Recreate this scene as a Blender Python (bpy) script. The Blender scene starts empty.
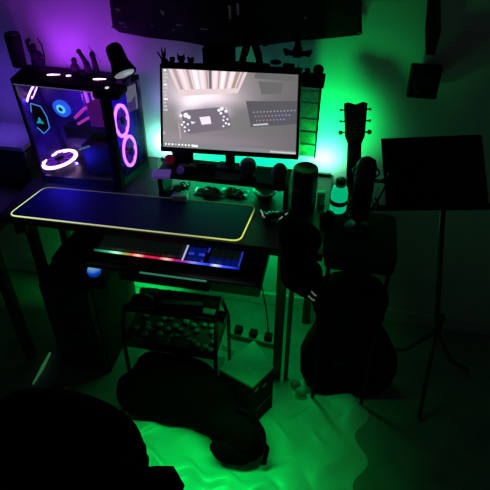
import bpy, bmesh, math, random
from mathutils import Vector, Matrix
random.seed(7)
S = bpy.context.scene
col = S.collection
PI = math.pi
S.view_settings.view_transform = 'Standard'
S.view_settings.look = 'None'

# ------------------------------------------------------------------ camera
CAM = Vector((1.283, -1.604, 2.175)); YAW, PITCH, FPX = .195, .665, 550.0
Fd = Vector((-math.sin(YAW)*math.cos(PITCH), math.cos(YAW)*math.cos(PITCH), -math.sin(PITCH)))
Rt = Vector((math.cos(YAW), math.sin(YAW), 0)); Up = Rt.cross(Fd)
cd = bpy.data.cameras.new('camera'); cam = bpy.data.objects.new('camera', cd); col.objects.link(cam)
cam.matrix_world = Matrix.Translation(CAM) @ Matrix((Rt, Up, -Fd)).transposed().to_4x4()
cd.sensor_width = 36; cd.lens = 36*FPX/490; cd.clip_start = .02
S.camera = cam

def ray(px, py): return Fd + Rt*((px-245)/FPX) - Up*((py-245)/FPX)
def atY(px, py, y):
    d = ray(px, py); return CAM + d*((y-CAM.y)/d.y)
def atZ(px, py, z):
    d = ray(px, py); return CAM + d*((z-CAM.z)/d.z)

# ------------------------------------------------------------------ materials
def mat(name, c, rough=.5, metal=0., emit=None, es=0., noise=.12, nscale=40, bump=0., spec=.5):
    m = bpy.data.materials.new(name); m.use_nodes = True
    nt = m.node_tree; b = nt.nodes['Principled BSDF']
    b.inputs['Roughness'].default_value = rough; b.inputs['Metallic'].default_value = metal
    b.inputs['Specular IOR Level'].default_value = spec
    tc = nt.nodes.new('ShaderNodeTexCoord'); n = nt.nodes.new('ShaderNodeTexNoise')
    n.inputs['Scale'].default_value = nscale; n.inputs['Detail'].default_value = 3
    nt.links.new(tc.outputs['Object'], n.inputs['Vector'])
    r = nt.nodes.new('ShaderNodeValToRGB')
    r.color_ramp.elements[0].position = .3; r.color_ramp.elements[1].position = .7
    r.color_ramp.elements[0].color = (*[x*(1-noise) for x in c], 1)
    r.color_ramp.elements[1].color = (*[min(1, x*(1+noise)) for x in c], 1)
    nt.links.new(n.outputs['Fac'], r.inputs['Fac']); nt.links.new(r.outputs['Color'], b.inputs['Base Color'])
    if emit:
        b.inputs['Emission Color'].default_value = (*emit, 1); b.inputs['Emission Strength'].default_value = es
    if bump:
        bp = nt.nodes.new('ShaderNodeBump'); bp.inputs['Strength'].default_value = bump; bp.inputs['Distance'].default_value = .01
        nt.links.new(n.outputs['Fac'], bp.inputs['Height']); nt.links.new(bp.outputs['Normal'], b.inputs['Normal'])
    return m
def glass(name, tint=(1, 1, 1), gl=.08, rough=.05):
    m = bpy.data.materials.new(name); m.use_nodes = True; nt = m.node_tree
    nt.nodes.remove(nt.nodes['Principled BSDF']); out = nt.nodes['Material Output']
    t = nt.nodes.new('ShaderNodeBsdfTransparent'); t.inputs[0].default_value = (*tint, 1)
    g = nt.nodes.new('ShaderNodeBsdfGlossy'); g.inputs['Roughness'].default_value = rough
    mx = nt.nodes.new('ShaderNodeMixShader'); mx.inputs[0].default_value = gl
    nt.links.new(t.outputs[0], mx.inputs[1]); nt.links.new(g.outputs[0], mx.inputs[2]); nt.links.new(mx.outputs[0], out.inputs[0])
    return m
def glow(name, c, s):
    return mat(name, (.02, .02, .02), .4, emit=c, es=s, noise=0)

K = mat('black_plastic', (.012, .012, .013), .45)
KM = mat('matte_black', (.006, .006, .007), .85, spec=.15)
KG = mat('gloss_black', (.01, .01, .012), .18)
KC = mat('black_cloth', (.002, .002, .002), .95, bump=.3, nscale=120, spec=.02)
WOODK = mat('black_laminate', (.016, .016, .018), .5, nscale=25, spec=.25)
STEEL = mat('dark_steel', (.05, .05, .05), .35, .8)
GREYP = mat('grey_plastic', (.22, .22, .23), .5)
PALE = mat('pale_plastic', (.6, .6, .6), .4)
WHITE = mat('white_card', (.75, .75, .75), .6)
LENS = mat('pale_lens', (.6, .6, .62), .3, emit=(.55, .5, .62), es=.35)
RED = mat('red_rubber', (.6, .02, .04), .4, emit=(.5, .0, .05), es=.08)
TEALP = mat('teal_glass_plastic', (.1, .35, .33), .3)
PURP = mat('violet_lit_card', (.25, .15, .6), .5, emit=(.16, .07, .5), es=.25)  # violet tint and emission stand in for purple light on the card
PEB = mat('pale_stone', (.28, .28, .28), .35)
WALL = mat('painted_wall', (.62, .62, .62), .8, noise=.04, nscale=6)
FLOOR = mat('dark_floor', (.17, .17, .17), .6, noise=.2, nscale=9)
SHEET = mat('crumpled_plastic_sheet', (.5, .5, .5), .35, noise=.1, nscale=5)
G_PUR = glow('purple_ring_light', (1, .55, 1), 3.0)
G_PUR2 = glow('violet_light', (.55, .08, .9), 1.1)
G_MAG = glow('magenta_light', (.9, .05, .75), .55)
G_BLUE = glow('blue_light', (.02, .12, 1), 1.0)
G_CY = glow('cyan_light', (.1, .75, 1), 1.1)
G_WARM = glow('pale_yellow_light', (.75, .75, .4), .85)
G_WH = glow('white_light', (.95, .95, 1), .9)
GLASS = glass('clear_glass', (.92, .92, .95), .06)
CLEARP = glass('clear_plastic', (.6, .7, .65), .25, .2)

# ------------------------------------------------------------------ mesh builder
MW = {}
def basis(z):
    z = z.normalized(); a = Vector((0, 0, 1)) if abs(z.z) < .9 else Vector((1, 0, 0))
    x = a.cross(z).normalized(); return x, z.cross(x)
class B:
    def __init__(s): s.bm = bmesh.new(); s.mi = 0
    def _f(s, vs):
        try:
            f = s.bm.faces.new(vs); f.material_index = s.mi; f.smooth = False; return f
        except ValueError: return None
    def hexa(s, p):
        v = [s.bm.verts.new(q) for q in p]
        for q in ((3, 2, 1, 0), (4, 5, 6, 7), (0, 1, 5, 4), (1, 2, 6, 5), (2, 3, 7, 6), (3, 0, 4, 7)): s._f([v[i] for i in q])
        return s
    def box(s, lo, hi, rz=0, bev=0, tilt=None):
        c = [(lo[i]+hi[i])/2 for i in range(3)]; h = [(hi[i]-lo[i])/2 for i in range(3)]
        m = Matrix.Translation(c) @ Matrix.Rotation(rz, 4, 'Z')
        if tilt: m = m @ Matrix.Rotation(tilt[1], 4, tilt[0])
        t = bmesh.new(); bmesh.ops.create_cube(t, size=1, matrix=m @ Matrix.Diagonal((*[2*x for x in h], 1)))
        if bev: bmesh.ops.bevel(t, geom=t.edges[:], offset=min(bev, min(h)*.9), segments=3, affect='EDGES', profile=.5)
        s.merge(t, smooth=False); return s
    def merge(s, t, smooth=True):
        mp = {v: s.bm.verts.new(v.co) for v in t.verts}
        for f in t.faces:
            g = s._f([mp[v] for v in f.verts])
            if g: g.smooth = smooth
        t.free(); return s
    def rings(s, rs, cap=True, smooth=True):
        vs = [[s.bm.verts.new(p) for p in r] for r in rs]; n = len(rs[0])
        for a, b in zip(vs, vs[1:]):
            for i in range(n):
                f = s._f([a[i], a[(i+1) % n], b[(i+1) % n], b[i]])
                if f: f.smooth = smooth
        if cap: s._f(vs[0][::-1]); s._f(vs[-1])
        return s
    def cyl(s, a, b, r, r2=None, n=20):
        a, b = Vector(a), Vector(b); x, y = basis(b-a); r2 = r if r2 is None else r2
        return s.rings([[p+(x*math.cos(2*PI*i/n)+y*math.sin(2*PI*i/n))*q for i in range(n)] for p, q in ((a, r), (b, r2))])
    def tube(s, pts, r, n=8, closed=False):
        pts = [Vector(p) for p in pts]; rs = []
        N = len(pts)
        for i, p in enumerate(pts):
            if closed: d = pts[(i+1) % N]-pts[i-1]
            else: d = pts[min(i+1, N-1)]-pts[max(i-1, 0)]
            x, y = basis(d); q = r[i] if isinstance(r, (list, tuple)) else r
            rs.append([p+(x*math.cos(2*PI*k/n)+y*math.sin(2*PI*k/n))*q for k in range(n)])
        if closed: rs.append(rs[0]); return s.rings(rs, cap=False)
        return s.rings(rs)
    def lathe(s, c, prof, n=24, ax=(0, 0, 1)):
        c = Vector(c); z = Vector(ax).normalized(); x, y = basis(z)
        return s.rings([[c+z*h+(x*math.cos(2*PI*i/n)+y*math.sin(2*PI*i/n))*max(r, 1e-4) for i in range(n)] for r, h in prof])
    def ball(s, c, r, sc=(1, 1, 1), rz=0, sub=3):
        t = bmesh.new(); bmesh.ops.create_icosphere(t, subdivisions=sub, radius=r, matrix=Matrix.Translation(c) @ Matrix.Rotation(rz, 4, 'Z') @ Matrix.Diagonal((*sc, 1)))
        return s.merge(t)
    def prism(s, poly, off):
        off = Vector(off); return s.rings([[Vector(p) for p in poly], [Vector(p)+off for p in poly]], smooth=False)
    def fn(s, f):
        for v in s.bm.verts: v.co = f(v.co)
        return s
    def build(s, name, m, parent=None, origin=None, smooth_mod=0):
        bmesh.ops.recalc_face_normals(s.bm, faces=s.bm.faces[:])
        me = bpy.data.meshes.new(name)
        if parent is None:
            if origin is None:
                xs = [v.co for v in s.bm.verts]
                lo = [min(c[i] for c in xs) for i in range(3)]; hi = [max(c[i] for c in xs) for i in range(3)]
                origin = Vector(((lo[0]+hi[0])/2, (lo[1]+hi[1])/2, lo[2]))
            W = Matrix.Translation(origin)
        else: W = MW[parent.name]
        inv = W.inverted()
        for v in s.bm.verts: v.co = inv @ v.co
        s.bm.to_mesh(me); s.bm.free()
        for q in (m if isinstance(m, list) else [m]): me.materials.append(q)
        o = bpy.data.objects.new(name, me); col.objects.link(o)
        if parent is None: o.location = origin
        else: o.parent = parent
        MW[o.name] = W
        if smooth_mod:
            q = o.modifiers.new('s', 'SUBSURF'); q.levels = q.render_levels = smooth_mod
        return o
def tag(o, label, cat, group=None):
    o['label'] = label; o['category'] = cat
    if group: o['group'] = group
    return o
def thing(name, loc, label, cat, group=None):
    o = bpy.data.objects.new(name, None); col.objects.link(o); o.location = loc; o.empty_display_size = .05
    MW[o.name] = Matrix.Translation(Vector(loc)); return tag(o, label, cat, group)
def struct(o): o['kind'] = 'structure'; return o
def dup(root, dx, label):
    r = root.copy(); col.objects.link(r); r.location = root.location + Vector(dx); r['label'] = label
    for ch in root.children:
        c = ch.copy(); col.objects.link(c); c.parent = r
        for g in ch.children:
            d = g.copy(); col.objects.link(d); d.parent = c
    return r

RZ = 1.0
T = .89      # desk top height
WY = .62     # back wall
# ------------------------------------------------------------------ room
struct(B().box((-2.2, WY, 0), (3.4, WY+.1, 3.0)).build('wall_back', WALL))
struct(B().box((-2.3, -3.4, 0), (-2.2, WY, 3.0)).build('wall_left', WALL))
struct(B().box((3.4, -3.4, 0), (3.5, WY, 3.0)).build('wall_right', WALL))
struct(B().box((-2.3, -3.4, -.08), (3.5, WY+.1, 0)).build('floor', FLOOR))
struct(B().box((-2.2, WY-.014, .0), (3.4, WY, .085), bev=.004).build('baseboard_back', mat('wall_coloured_baseboard', (.5, .5, .5), .7)))

# crumpled sheet over the floor
b = B(); nx, ny = 70, 60
x0, x1, y0, y1 = .42, 1.52, -1.0, .12
def hz(u, v):
    x = x0+(x1-x0)*u; y = y0+(y1-y0)*v
    h = .012+.010*math.sin(9*x+5*y+1.5*math.sin(7*y))+.008*math.sin(23*y-6*x+2*math.sin(8*x))
    h += .035*math.exp(-((y+.42+.12*(x-.6))/.035)**2)*(1 if x < 1.05 else math.exp(-((x-1.05)/.12)**2))
    h += .006*math.sin(31*x+13*y)
    e = min(u, v, 1-u, 1-v)/.06
    return max(.002, h*min(1, e))
g = [[b.bm.verts.new((x0+(x1-x0)*i/nx+.03*math.sin(j*.5), y0+(y1-y0)*j/ny+.02*math.sin(i*.6), hz(i/nx, j/ny))) for j in range(ny+1)] for i in range(nx+1)]
for i in range(nx):
    for j in range(ny):
        f = b._f([g[i][j], g[i+1][j], g[i+1][j+1], g[i][j+1]]); f.smooth = True
tag(b.build('floor_sheet', SHEET, origin=Vector(((x0+x1)/2, (y0+y1)/2, 0))), 'crumpled pale sheet on the floor glowing green in front of the desk', 'sheet')

# ------------------------------------------------------------------ banner
b = B(); n = 40; bot = [(112, 28), (120, 32), (150, 39), (180, 43), (205, 46), (235, 47), (270, 46), (300, 42), (330, 38), (362, 35)]
pts = [atY(px, py, WY-.03) for px, py in bot]; N = len(pts); TOPZ = 1.95; R_ = 8
rows = []
for k in range(R_+1):
    t = k/R_
    rows.append([b.bm.verts.new((p.x-(p.x-.8)*(.12 if p.x > .8 else .06)*t, WY-.022-.014*math.sin(i*1.7+t*5)*(1-t), p.z*(1-t)+TOPZ*t)) for i, p in enumerate(pts)])
for k in range(R_):
    for i in range(N-1):
        f = b._f([rows[k][i], rows[k][i+1], rows[k+1][i+1], rows[k+1][i]]); f.smooth = True
ban = thing('wall_banner', (.85, WY-.01, 1.42), 'wide black cloth banner on the wall above the monitor, bottom edge sagging', 'banner')
b.build('banner_cloth', mat('banner_cloth', (.006, .006, .008), .55, spec=.3), ban)
PRT = mat('faded_print', (.05, .05, .06), .5, emit=(.03, .03, .04), es=.35)
for px, py, w, h in ((115, 8, 5, 3), (118, 22, 7, 2), (123, 26, 4, 2), (160, 10, 4, 5), (150, 25, 4, 1.5), (176, 24, 6, 2), (200, 28, 8, 2), (228, 5, 3, 14), (236, 3, 3, 12), (304, 17, 2, 2), (303, 34, 2, 1.5), (172, 29, 3, 2), (357, 32, 2, 2)):
    p = atY(px, py, WY-.045); q = atY(px+w, py+h, WY-.045)
    B().prism([p, Vector((q.x, p.y, p.z-.004)), Vector((q.x, p.y, q.z)), Vector((p.x+.004, p.y, q.z))], (0, .002, 0)).build('pale_print', PRT, ban)
for px, py in ((113, 28), (361, 34)):
    p = atY(px, py-1, WY-.045); B().lathe((p.x, p.y, p.z), [(0, -.006), (.006, -.004), (.005, .0), (.002, .03)], 12, (0, 1, 0)).build('pin', GREYP, ban)

# ------------------------------------------------------------------ desk
dk = thing('gaming_desk', (.62, .3, 0), 'long black desk along the wall carrying the glowing tower and monitor', 'desk')
B().box((-.06, .0, T-.035), (1.26, WY-.03, T), bev=.006).build('desktop', WOODK, dk)
for x, y in ((.0, .10), (1.10, .12), (.02, .52), (1.2, .52)):
    B().box((x-.02, y-.02, 0), (x+.02, y+.02, T-.035), bev=.004).build('leg', STEEL if x > 1 else K, dk)
B().box((1.135, .105, 0), (1.155, .135, T-.035), bev=.003).build('brace_post', STEEL, dk)
B().box((.1, .505, .6), (1.2, .53, .64)).build('crossbar', K, dk)
# keyboard tray
tr = B(); tr.box((.345, -.11, .772), (1.03, .30, .79), bev=.004).build('keyboard_tray', KG, dk)
B().box((.575, -.1135, .782), (.84, -.1105, .789)).build('tray_edge_highlight', mat('teal_highlight', (.2, .5, .45), .2, emit=(.05, .35, .22), es=.45), dk)  # glowing strip stands in for the glossy highlight along the tray edge
for x in (.365, 1.0): B().box((x-.01, .02, .79), (x+.01, .28, T-.035)).build('tray_bracket', K, dk)
B().box((.47, -.085, .705), (.84, .28, .771), bev=.003).build('tray_dark_filler', KM, dk)  # added block that keeps the gap under the tray dark
B().box((.845, -.09, .715), (1.04, .2, .771), bev=.006).build('drawer', K, dk)

# desk extension (right)
ex = thing('side_table', (1.40, .16, 0), 'small black side table with rounded corners joined to right end of desk', 'table')
poly = []
xa, xb, ya, yb, rr = 1.265, 1.53, .01, .315, .035
for cx, cy, a0 in ((xb-rr, ya+rr, -PI/2), (xb-rr, yb-rr, 0), (xa+rr, yb-rr, PI/2), (xa+rr, ya+rr, PI)):
    for k in range(6): a = a0+k*PI/10; poly.append((cx+rr*math.cos(a), cy+rr*math.sin(a), T-.07))
B().prism(poly, (0, 0, .07)).build('tabletop', KM, ex)
for x, y in ((xa+.02, ya+.02), (xb-.02, ya+.02)): B().cyl((x, y, 0), (x, y, T-.07), .008).build('leg', KM, ex)
B().box((1.26, .06, T-.06), (1.268, .29, T-.03)).build('joining_bracket', KM, ex)

# desk mat
mt = thing('desk_mat', (.46, .14, T), 'long black desk mat with a glowing pale edge across the desk front', 'desk mat')
c = [atZ(8, 215, T+.005), atZ(240, 241, T+.005), atZ(256, 206, T+.005), atZ(45, 187, T+.005)]
def rpoly(c, r, seg=6):
    out = []; n = len(c)
    for i in range(n):
        p, a, d = c[i], c[i-1], c[(i+1) % n]
        u = (a-p).normalized()*r; v = (d-p).normalized()*r
        for k in range(seg+1):
            t = k/seg; out.append((p+u)*(1-t)**2+p*2*t*(1-t)+(p+v)*t*t)
    return out
rp = rpoly(c, .035)
B().prism([p-Vector((0, 0, .0045)) for p in rp], (0, 0, .005)).build('mat_surface', mat('mat_fabric', (.012, .008, .08), .6, noise=.2, nscale=300, spec=.1), mt)
ctr = sum(c, Vector())/4
def rimmat():
    m = glow('rgb_rim', (.7, .7, .4), .8); nt = m.node_tree; bs = nt.nodes['Principled BSDF']
    tc = nt.nodes.new('ShaderNodeTexCoord'); sx = nt.nodes.new('ShaderNodeSeparateXYZ'); mr = nt.nodes.new('ShaderNodeMapRange')
    mr.inputs[1].default_value = -.5; mr.inputs[2].default_value = .5
    rp_ = nt.nodes.new('ShaderNodeValToRGB'); e = rp_.color_ramp.elements
    e[0].position = 0; e[0].color = (.75, .9, .35, 1); e[1].position = 1; e[1].color = (.6, .75, .12, 1)
    q = e.new(.4); q.color = (.45, .45, .27, 1); q = e.new(.8); q.color = (.35, .38, .16, 1)
    nt.links.new(tc.outputs['Object'], sx.inputs[0]); nt.links.new(sx.outputs[0], mr.inputs[0]); nt.links.new(mr.outputs[0], rp_.inputs[0])
    nt.links.new(rp_.outputs[0], bs.inputs['Emission Color'])
    m2 = nt.nodes.new('ShaderNodeMapRange'); m2.inputs[1].default_value = .02; m2.inputs[2].default_value = .10; m2.inputs[3].default_value = 1.15; m2.inputs[4].default_value = .10
    nt.links.new(sx.outputs[1], m2.inputs[0]); nt.links.new(m2.outputs[0], bs.inputs['Emission Strength'])
    return m
B().tube([p+Vector((0, 0, -.001)) for p in rp], .0028, closed=True).build('light_rim', rimmat(), mt)

# ------------------------------------------------------------------ keyboard
KBZ = .79
k0 = atZ(93, 250.5, KBZ+.02); k1 = atZ(239, 269.5, KBZ+.02); ux = (k1-k0); KL = ux.length; ux.normalize(); uy = Vector((-ux.y, ux.x, 0)); KD = .165
kb = thing('keyboard', (k0.x+KL/2, k0.y+.08, KBZ), 'black full-size keyboard with rainbow lit front edge on pull-out tray', 'keyboard')
def kp(u, v, z=0): return Vector((k0.x, k0.y, KBZ)) + ux*(u*KL)+uy*(v*KD)+Vector((0, 0, z+v*.012))
def kbox(bb, u0, v0, u1, v1, z0, z1):
    return bb.hexa([kp(u0, v0, z0), kp(u1, v0, z0), kp(u1, v1, z0), kp(u0, v1, z0), kp(u0, v0, z1), kp(u1, v0, z1), kp(u1, v1, z1), kp(u0, v1, z1)])
kbox(B(), 0, 0, 1, 1, 0.001, .016).build('case', KG, kb)
kmesh = {}
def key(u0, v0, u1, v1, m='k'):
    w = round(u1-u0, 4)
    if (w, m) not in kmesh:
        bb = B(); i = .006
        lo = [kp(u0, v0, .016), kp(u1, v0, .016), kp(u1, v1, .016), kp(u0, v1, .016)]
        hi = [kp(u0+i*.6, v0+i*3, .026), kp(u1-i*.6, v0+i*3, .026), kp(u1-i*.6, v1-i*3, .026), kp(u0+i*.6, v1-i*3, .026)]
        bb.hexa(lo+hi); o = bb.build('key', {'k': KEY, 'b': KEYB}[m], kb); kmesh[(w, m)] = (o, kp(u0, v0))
    else:
        s, p = kmesh[(w, m)]; o = s.copy(); col.objects.link(o); o.parent = kb; o.location = kp(u0, v0)-p
KEY = mat('keycap_faint_glow', (.06, .06, .06), .4, emit=(.002, .004, .003), es=1, noise=.8, nscale=200)  # faint emission stands in for dim light falling on the keys
KEYB = mat('keycap_blue_lit', (.03, .03, .06), .4, emit=(.0, .03, .6), es=.18)
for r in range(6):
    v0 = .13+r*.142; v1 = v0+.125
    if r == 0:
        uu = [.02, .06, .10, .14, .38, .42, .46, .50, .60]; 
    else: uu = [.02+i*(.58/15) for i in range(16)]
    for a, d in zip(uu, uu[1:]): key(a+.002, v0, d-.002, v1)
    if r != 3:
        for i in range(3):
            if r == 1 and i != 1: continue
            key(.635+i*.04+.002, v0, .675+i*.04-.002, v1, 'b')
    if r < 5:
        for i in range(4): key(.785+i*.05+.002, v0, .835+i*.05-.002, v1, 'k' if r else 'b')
def stripmat():
    m = glow('rainbow_strip', (1, 1, 1), 1); nt = m.node_tree; bs = nt.nodes['Principled BSDF']
    tc = nt.nodes.new('ShaderNodeTexCoord'); sx = nt.nodes.new('ShaderNodeSeparateXYZ'); mr = nt.nodes.new('ShaderNodeMapRange')
    mr.inputs[1].default_value = -KL/2; mr.inputs[2].default_value = KL/2
    r = nt.nodes.new('ShaderNodeValToRGB'); e = r.color_ramp.elements
    st = [(0, (.0, .05, .04)), (.10, (.05, .5, .25)), (.16, (.6, 1.3, .9)), (.21, (.25, .45, .12)), (.27, (.7, .12, .05)), (.31, (1.6, .7, .55)), (.36, (.7, .02, .08)), (.46, (.7, .01, .08)), (.51, (1.6, .6, .6)), (.56, (.5, .01, .12)), (.64, (.25, .03, .5)), (.69, (.3, .3, 1)), (.73, (.1, .15, 1)), (.80, (.02, .04, .8)), (.84, (.8, .9, 2)), (.89, (.06, .1, 1.2)), (1, (.0, .01, .4))]
    e[0].position, e[0].color = st[0][0], (*st[0][1], 1); e[1].position, e[1].color = 1, (*st[-1][1], 1)
    for p, c_ in st[1:-1]: q = e.new(p); q.color = (*c_, 1)
    nt.links.new(tc.outputs['Object'], sx.inputs[0]); nt.links.new(sx.outputs[0], mr.inputs[0]); nt.links.new(mr.outputs[0], r.inputs[0]); nt.links.new(r.outputs[0], bs.inputs['Emission Color'])
    return m
kbox(B(), .0, .02, 1, .075, .016, .019).build('rainbow_light_strip', stripmat(), kb)
bb = B(); kbox(bb, .612, .06, .62, .98, .017, .024); bb.build('white_divider_light', glow('divider_light', (.55, .55, .9), .8), kb)
BD = glow('blue_divider', (.05, .08, 1), .5)
for q in ((.762, .45, .770, .98), (.74, .06, .75, .2), (.64, .3, .75, .36), (.988, .1, .996, .95)): bb = B(); kbox(bb, *q, .017, .022); bb.build('blue_divider_light', BD, kb)
bb = B()
for i in range(7): u = .80+i*.027; kbox(bb, u, .93, u+.015, .97, .017, .020)
bb.build('indicator_lights', glow('indicator', (.4, .55, .5), .35), kb)

# ------------------------------------------------------------------ monitor
mo = thing('monitor', (.84, .38, .99), 'wide black monitor showing a desktop, standing on the black riser', 'monitor')
MC = {'bl': atY(161, 151, .352), 'br': atY(298.5, 159.5, .340), 'tr': atY(301.5, 70.5, .350), 'tl': atY(160, 64, .362)}
def ms(u, v, d=0):   # screen surface point, u right, v up, d toward viewer
    a = MC['bl']*(1-u)+MC['br']*u; t = MC['tl']*(1-u)+MC['tr']*u
    n_ = (MC['br']-MC['bl']).cross(MC['tl']-MC['bl']).normalized()
    return a*(1-v)+t*v+n_*d
def mhex(bb, u0, v0, u1, v1, d0, d1): return bb.hexa([ms(u0, v0, d0), ms(u1, v0, d0), ms(u1, v1, d0), ms(u0, v1, d0), ms(u0, v0, d1), ms(u1, v0, d1), ms(u1, v1, d1), ms(u0, v1, d1)])
mhex(B(), 0, 0, 1, 1, -.03, -.001).build('housing', K, mo)
bz = B(); mhex(bz, 0, 0, 1, .060, -.001, .003); mhex(bz, 0, .958, 1, 1, -.001, .003); mhex(bz, 0, .060, .018, .958, -.001, .003); mhex(bz, .980, .060, 1, .958, -.001, .003)
bz.build('bezel', KG, mo)
mc = ms(.5, 0, -.02)
nk = B(); nk.box((mc.x-.022, .385, RZ+.008), (mc.x+.018, .402, 1.2), bev=.004); nk.build('stand_neck', K, mo)
B().box((mc.x-.05, .345, RZ), (mc.x+.05, .408, RZ+.008), bev=.004).build('stand_base', K, mo)
# screen picture: emission shader in screen-local coordinates stored as UV
def suv(px, py):   # convert picture position on the screen to u,v
    d = ray(px, py); o_ = ms(0, 0); n_ = (MC['br']-MC['bl']).cross(MC['tl']-MC['bl']).normalized()
    p = CAM+d*((o_-CAM).dot(n_)/d.dot(n_))
    u, v = .5, .5
    for _ in range(12):
        q = ms(u, v); e = p-q; U_ = (ms(1, v)-ms(0, v)); V_ = (ms(u, 1)-ms(u, 0))
        u += e.dot(U_)/U_.length_squared; v += e.dot(V_)/V_.length_squared
    return u, v
sc = B(); U0, U1, V0, V1 = .018, .980, .060, .958; nu, nv = 60, 40
uvl = sc.bm.loops.layers.uv.new('UVMap')
def emat(name, c_, s=1.0):
    m = bpy.data.materials.new(name); m.use_nodes = True; nt = m.node_tree; nt.nodes.remove(nt.nodes['Principled BSDF'])
    e = nt.nodes.new('ShaderNodeEmission'); e.inputs[0].default_value = (*c_, 1); e.inputs[1].default_value = s
    nt.links.new(e.outputs[0], nt.nodes['Material Output'].inputs[0]); return m, nt, e
SCR, nt, em = emat('desktop_picture', (0, 0, 0))
tcn = nt.nodes.new('ShaderNodeTexCoord'); sep = nt.nodes.new('ShaderNodeSeparateXYZ'); nt.links.new(tcn.outputs['UV'], sep.inputs[0])
def mth(op, a, b_=None):
    n_ = nt.nodes.new('ShaderNodeMath'); n_.operation = op
    for i, x in enumerate((a, b_)):
        if x is None: continue
        if isinstance(x, (int, float)): n_.inputs[i].default_value = x
        else: nt.links.new(x, n_.inputs[i])
    return n_.outputs[0]
def vmul(c_, f):
    n_ = nt.nodes.new('ShaderNodeVectorMath'); n_.operation = 'SCALE'; n_.inputs[0].default_value = c_; nt.links.new(f, n_.inputs[3]); return n_.outputs[0]
def vadd(a, b_):
    n_ = nt.nodes.new('ShaderNodeVectorMath'); n_.operation = 'ADD'; nt.links.new(a, n_.inputs[0]); nt.links.new(b_, n_.inputs[1]); return n_.outputs[0]
cur = vmul((.27, .255, .265), mth('SUBTRACT', 1.05, mth('MULTIPLY', sep.outputs[0], .45)))
for px, py, sx_, sy_, cc in ((205, 97, 30, 8, (.75, .6, .68)), (190, 104, 12, 6, (.5, .42, .48)), (200, 82, 40, 14, (.42, .32, .36)), (210, 120, 10, 6, (.35, .28, .4)), (184, 114, 7, 6, (.35, .3, .38)), (224, 112, 7, 5, (.3, .25, .33)), (205, 140, 70, 6, (.06, .03, .06))):
    u, v = suv(px, py); su, sv = sx_/137., sy_/84.
    du = mth('DIVIDE', mth('SUBTRACT', sep.outputs[0], u), su); dv = mth('DIVIDE', mth('SUBTRACT', sep.outputs[1], v), sv)
    cur = vadd(cur, vmul(cc, mth('EXPONENT', mth('MULTIPLY', mth('ADD', mth('MULTIPLY', du, du), mth('MULTIPLY', dv, dv)), -1))))
nt.links.new(cur, em.inputs[0])
V = [[sc.bm.verts.new(ms(U0+(U1-U0)*i/nu, V0+(V1-V0)*j/nv, .0005)) for j in range(nv+1)] for i in range(nu+1)]
for i in range(nu):
    for j in range(nv):
        f = sc._f([V[i][j], V[i+1][j], V[i+1][j+1], V[i][j+1]])
        for l, (a, d) in zip(f.loops, ((i, j), (i+1, j), (i+1, j+1), (i, j+1))): l[uvl].uv = (U0+(U1-U0)*a/nu, V0+(V1-V0)*d/nv)
mats = [SCR]
def scol(name, c_): mats.append(emat(name, c_)[0]); return len(mats)-1
def spoly(px_pts, mi, d=.001):
    vs = []
    for p in px_pts:
        u, v = suv(*p); u = min(max(u, U0), U1); v = min(max(v, V0), V1); vs.append(sc.bm.verts.new(ms(u, v, d)))
    sc.mi = mi; sc._f(vs)
def sdot(x, y, r, mi, d=.002): spoly([(x+r*math.cos(k*PI/4), y+r*math.sin(k*PI/4)) for k in range(8)], mi, d)
c_win = scol('picture_window', (.85, .68, .70)); c_dk = scol('picture_device', (.19, .165, .21)); c_wh = scol('picture_white', (1, .95, 1))
c_st = scol('picture_stripe', (1, .85, .9)); c_st2 = scol('picture_stripe_dark', (.52, .38, .42)); c_kb = scol('picture_keyboard', (.105, .105, .12)); c_sh = scol('picture_shade', (.115, .115, .12))
c_bar = scol('picture_taskbar', (.24, .25, .27)); c_ic = scol('picture_icon', (.6, .6, .62)); c_red = scol('picture_red', (.45, .25, .35)); c_bl = scol('picture_blue', (.3, .3, .75)); c_key = scol('picture_keys', (.42, .38, .42)); c_scr = scol('picture_glow', (1, .85, 1.1)); c_shf = scol('picture_shade_faint', (.15, .148, .153)); c_st3 = scol('picture_stripe_tan', (.42, .33, .27))
spoly([(168, 66), (247.5, 71), (238, 93), (180, 96)], c_win, .0008)
L0, R0_, L1, R1 = (168, 66), (247.5, 71), (180, 96), (238, 93)
for i, (a, w, ci) in enumerate([(.05, .05, c_st2), (.13, .05, c_st), (.22, .04, c_st2), (.30, .06, c_wh), (.39, .05, c_st), (.47, .03, c_st2), (.51, .04, c_dk), (.57, .05, c_st), (.64, .02, c_st2), (.68, .05, c_wh), (.75, .03, c_st2), (.80, .04, c_st), (.86, .05, c_st3), (.93, .03, c_st2)]):
    f_ = lambda t, A, C_: (A[0]*(1-t)+C_[0]*t, A[1]*(1-t)+C_[1]*t)
    p, q, r, s_ = f_(a, L0, R0_), f_(a+w, L0, R0_), f_(a+w, L1, R1), f_(a, L1, R1)
    h = .78; r = (q[0]*(1-h)+r[0]*h, q[1]*(1-h)+r[1]*h); s_ = (p[0]*(1-h)+s_[0]*h, p[1]*(1-h)+s_[1]*h)
    spoly([p, q, r, s_], ci)
spoly([(181, 112), (186, 110), (222, 107), (227, 110), (232, 126), (229, 129), (189, 134), (185, 131)], c_dk)
spoly([(199.5, 117), (210, 116), (211.5, 123.5), (202, 124.5)], c_scr, .002)
spoly([(191, 121), (196, 122), (192, 124)], c_scr, .002)
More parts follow.
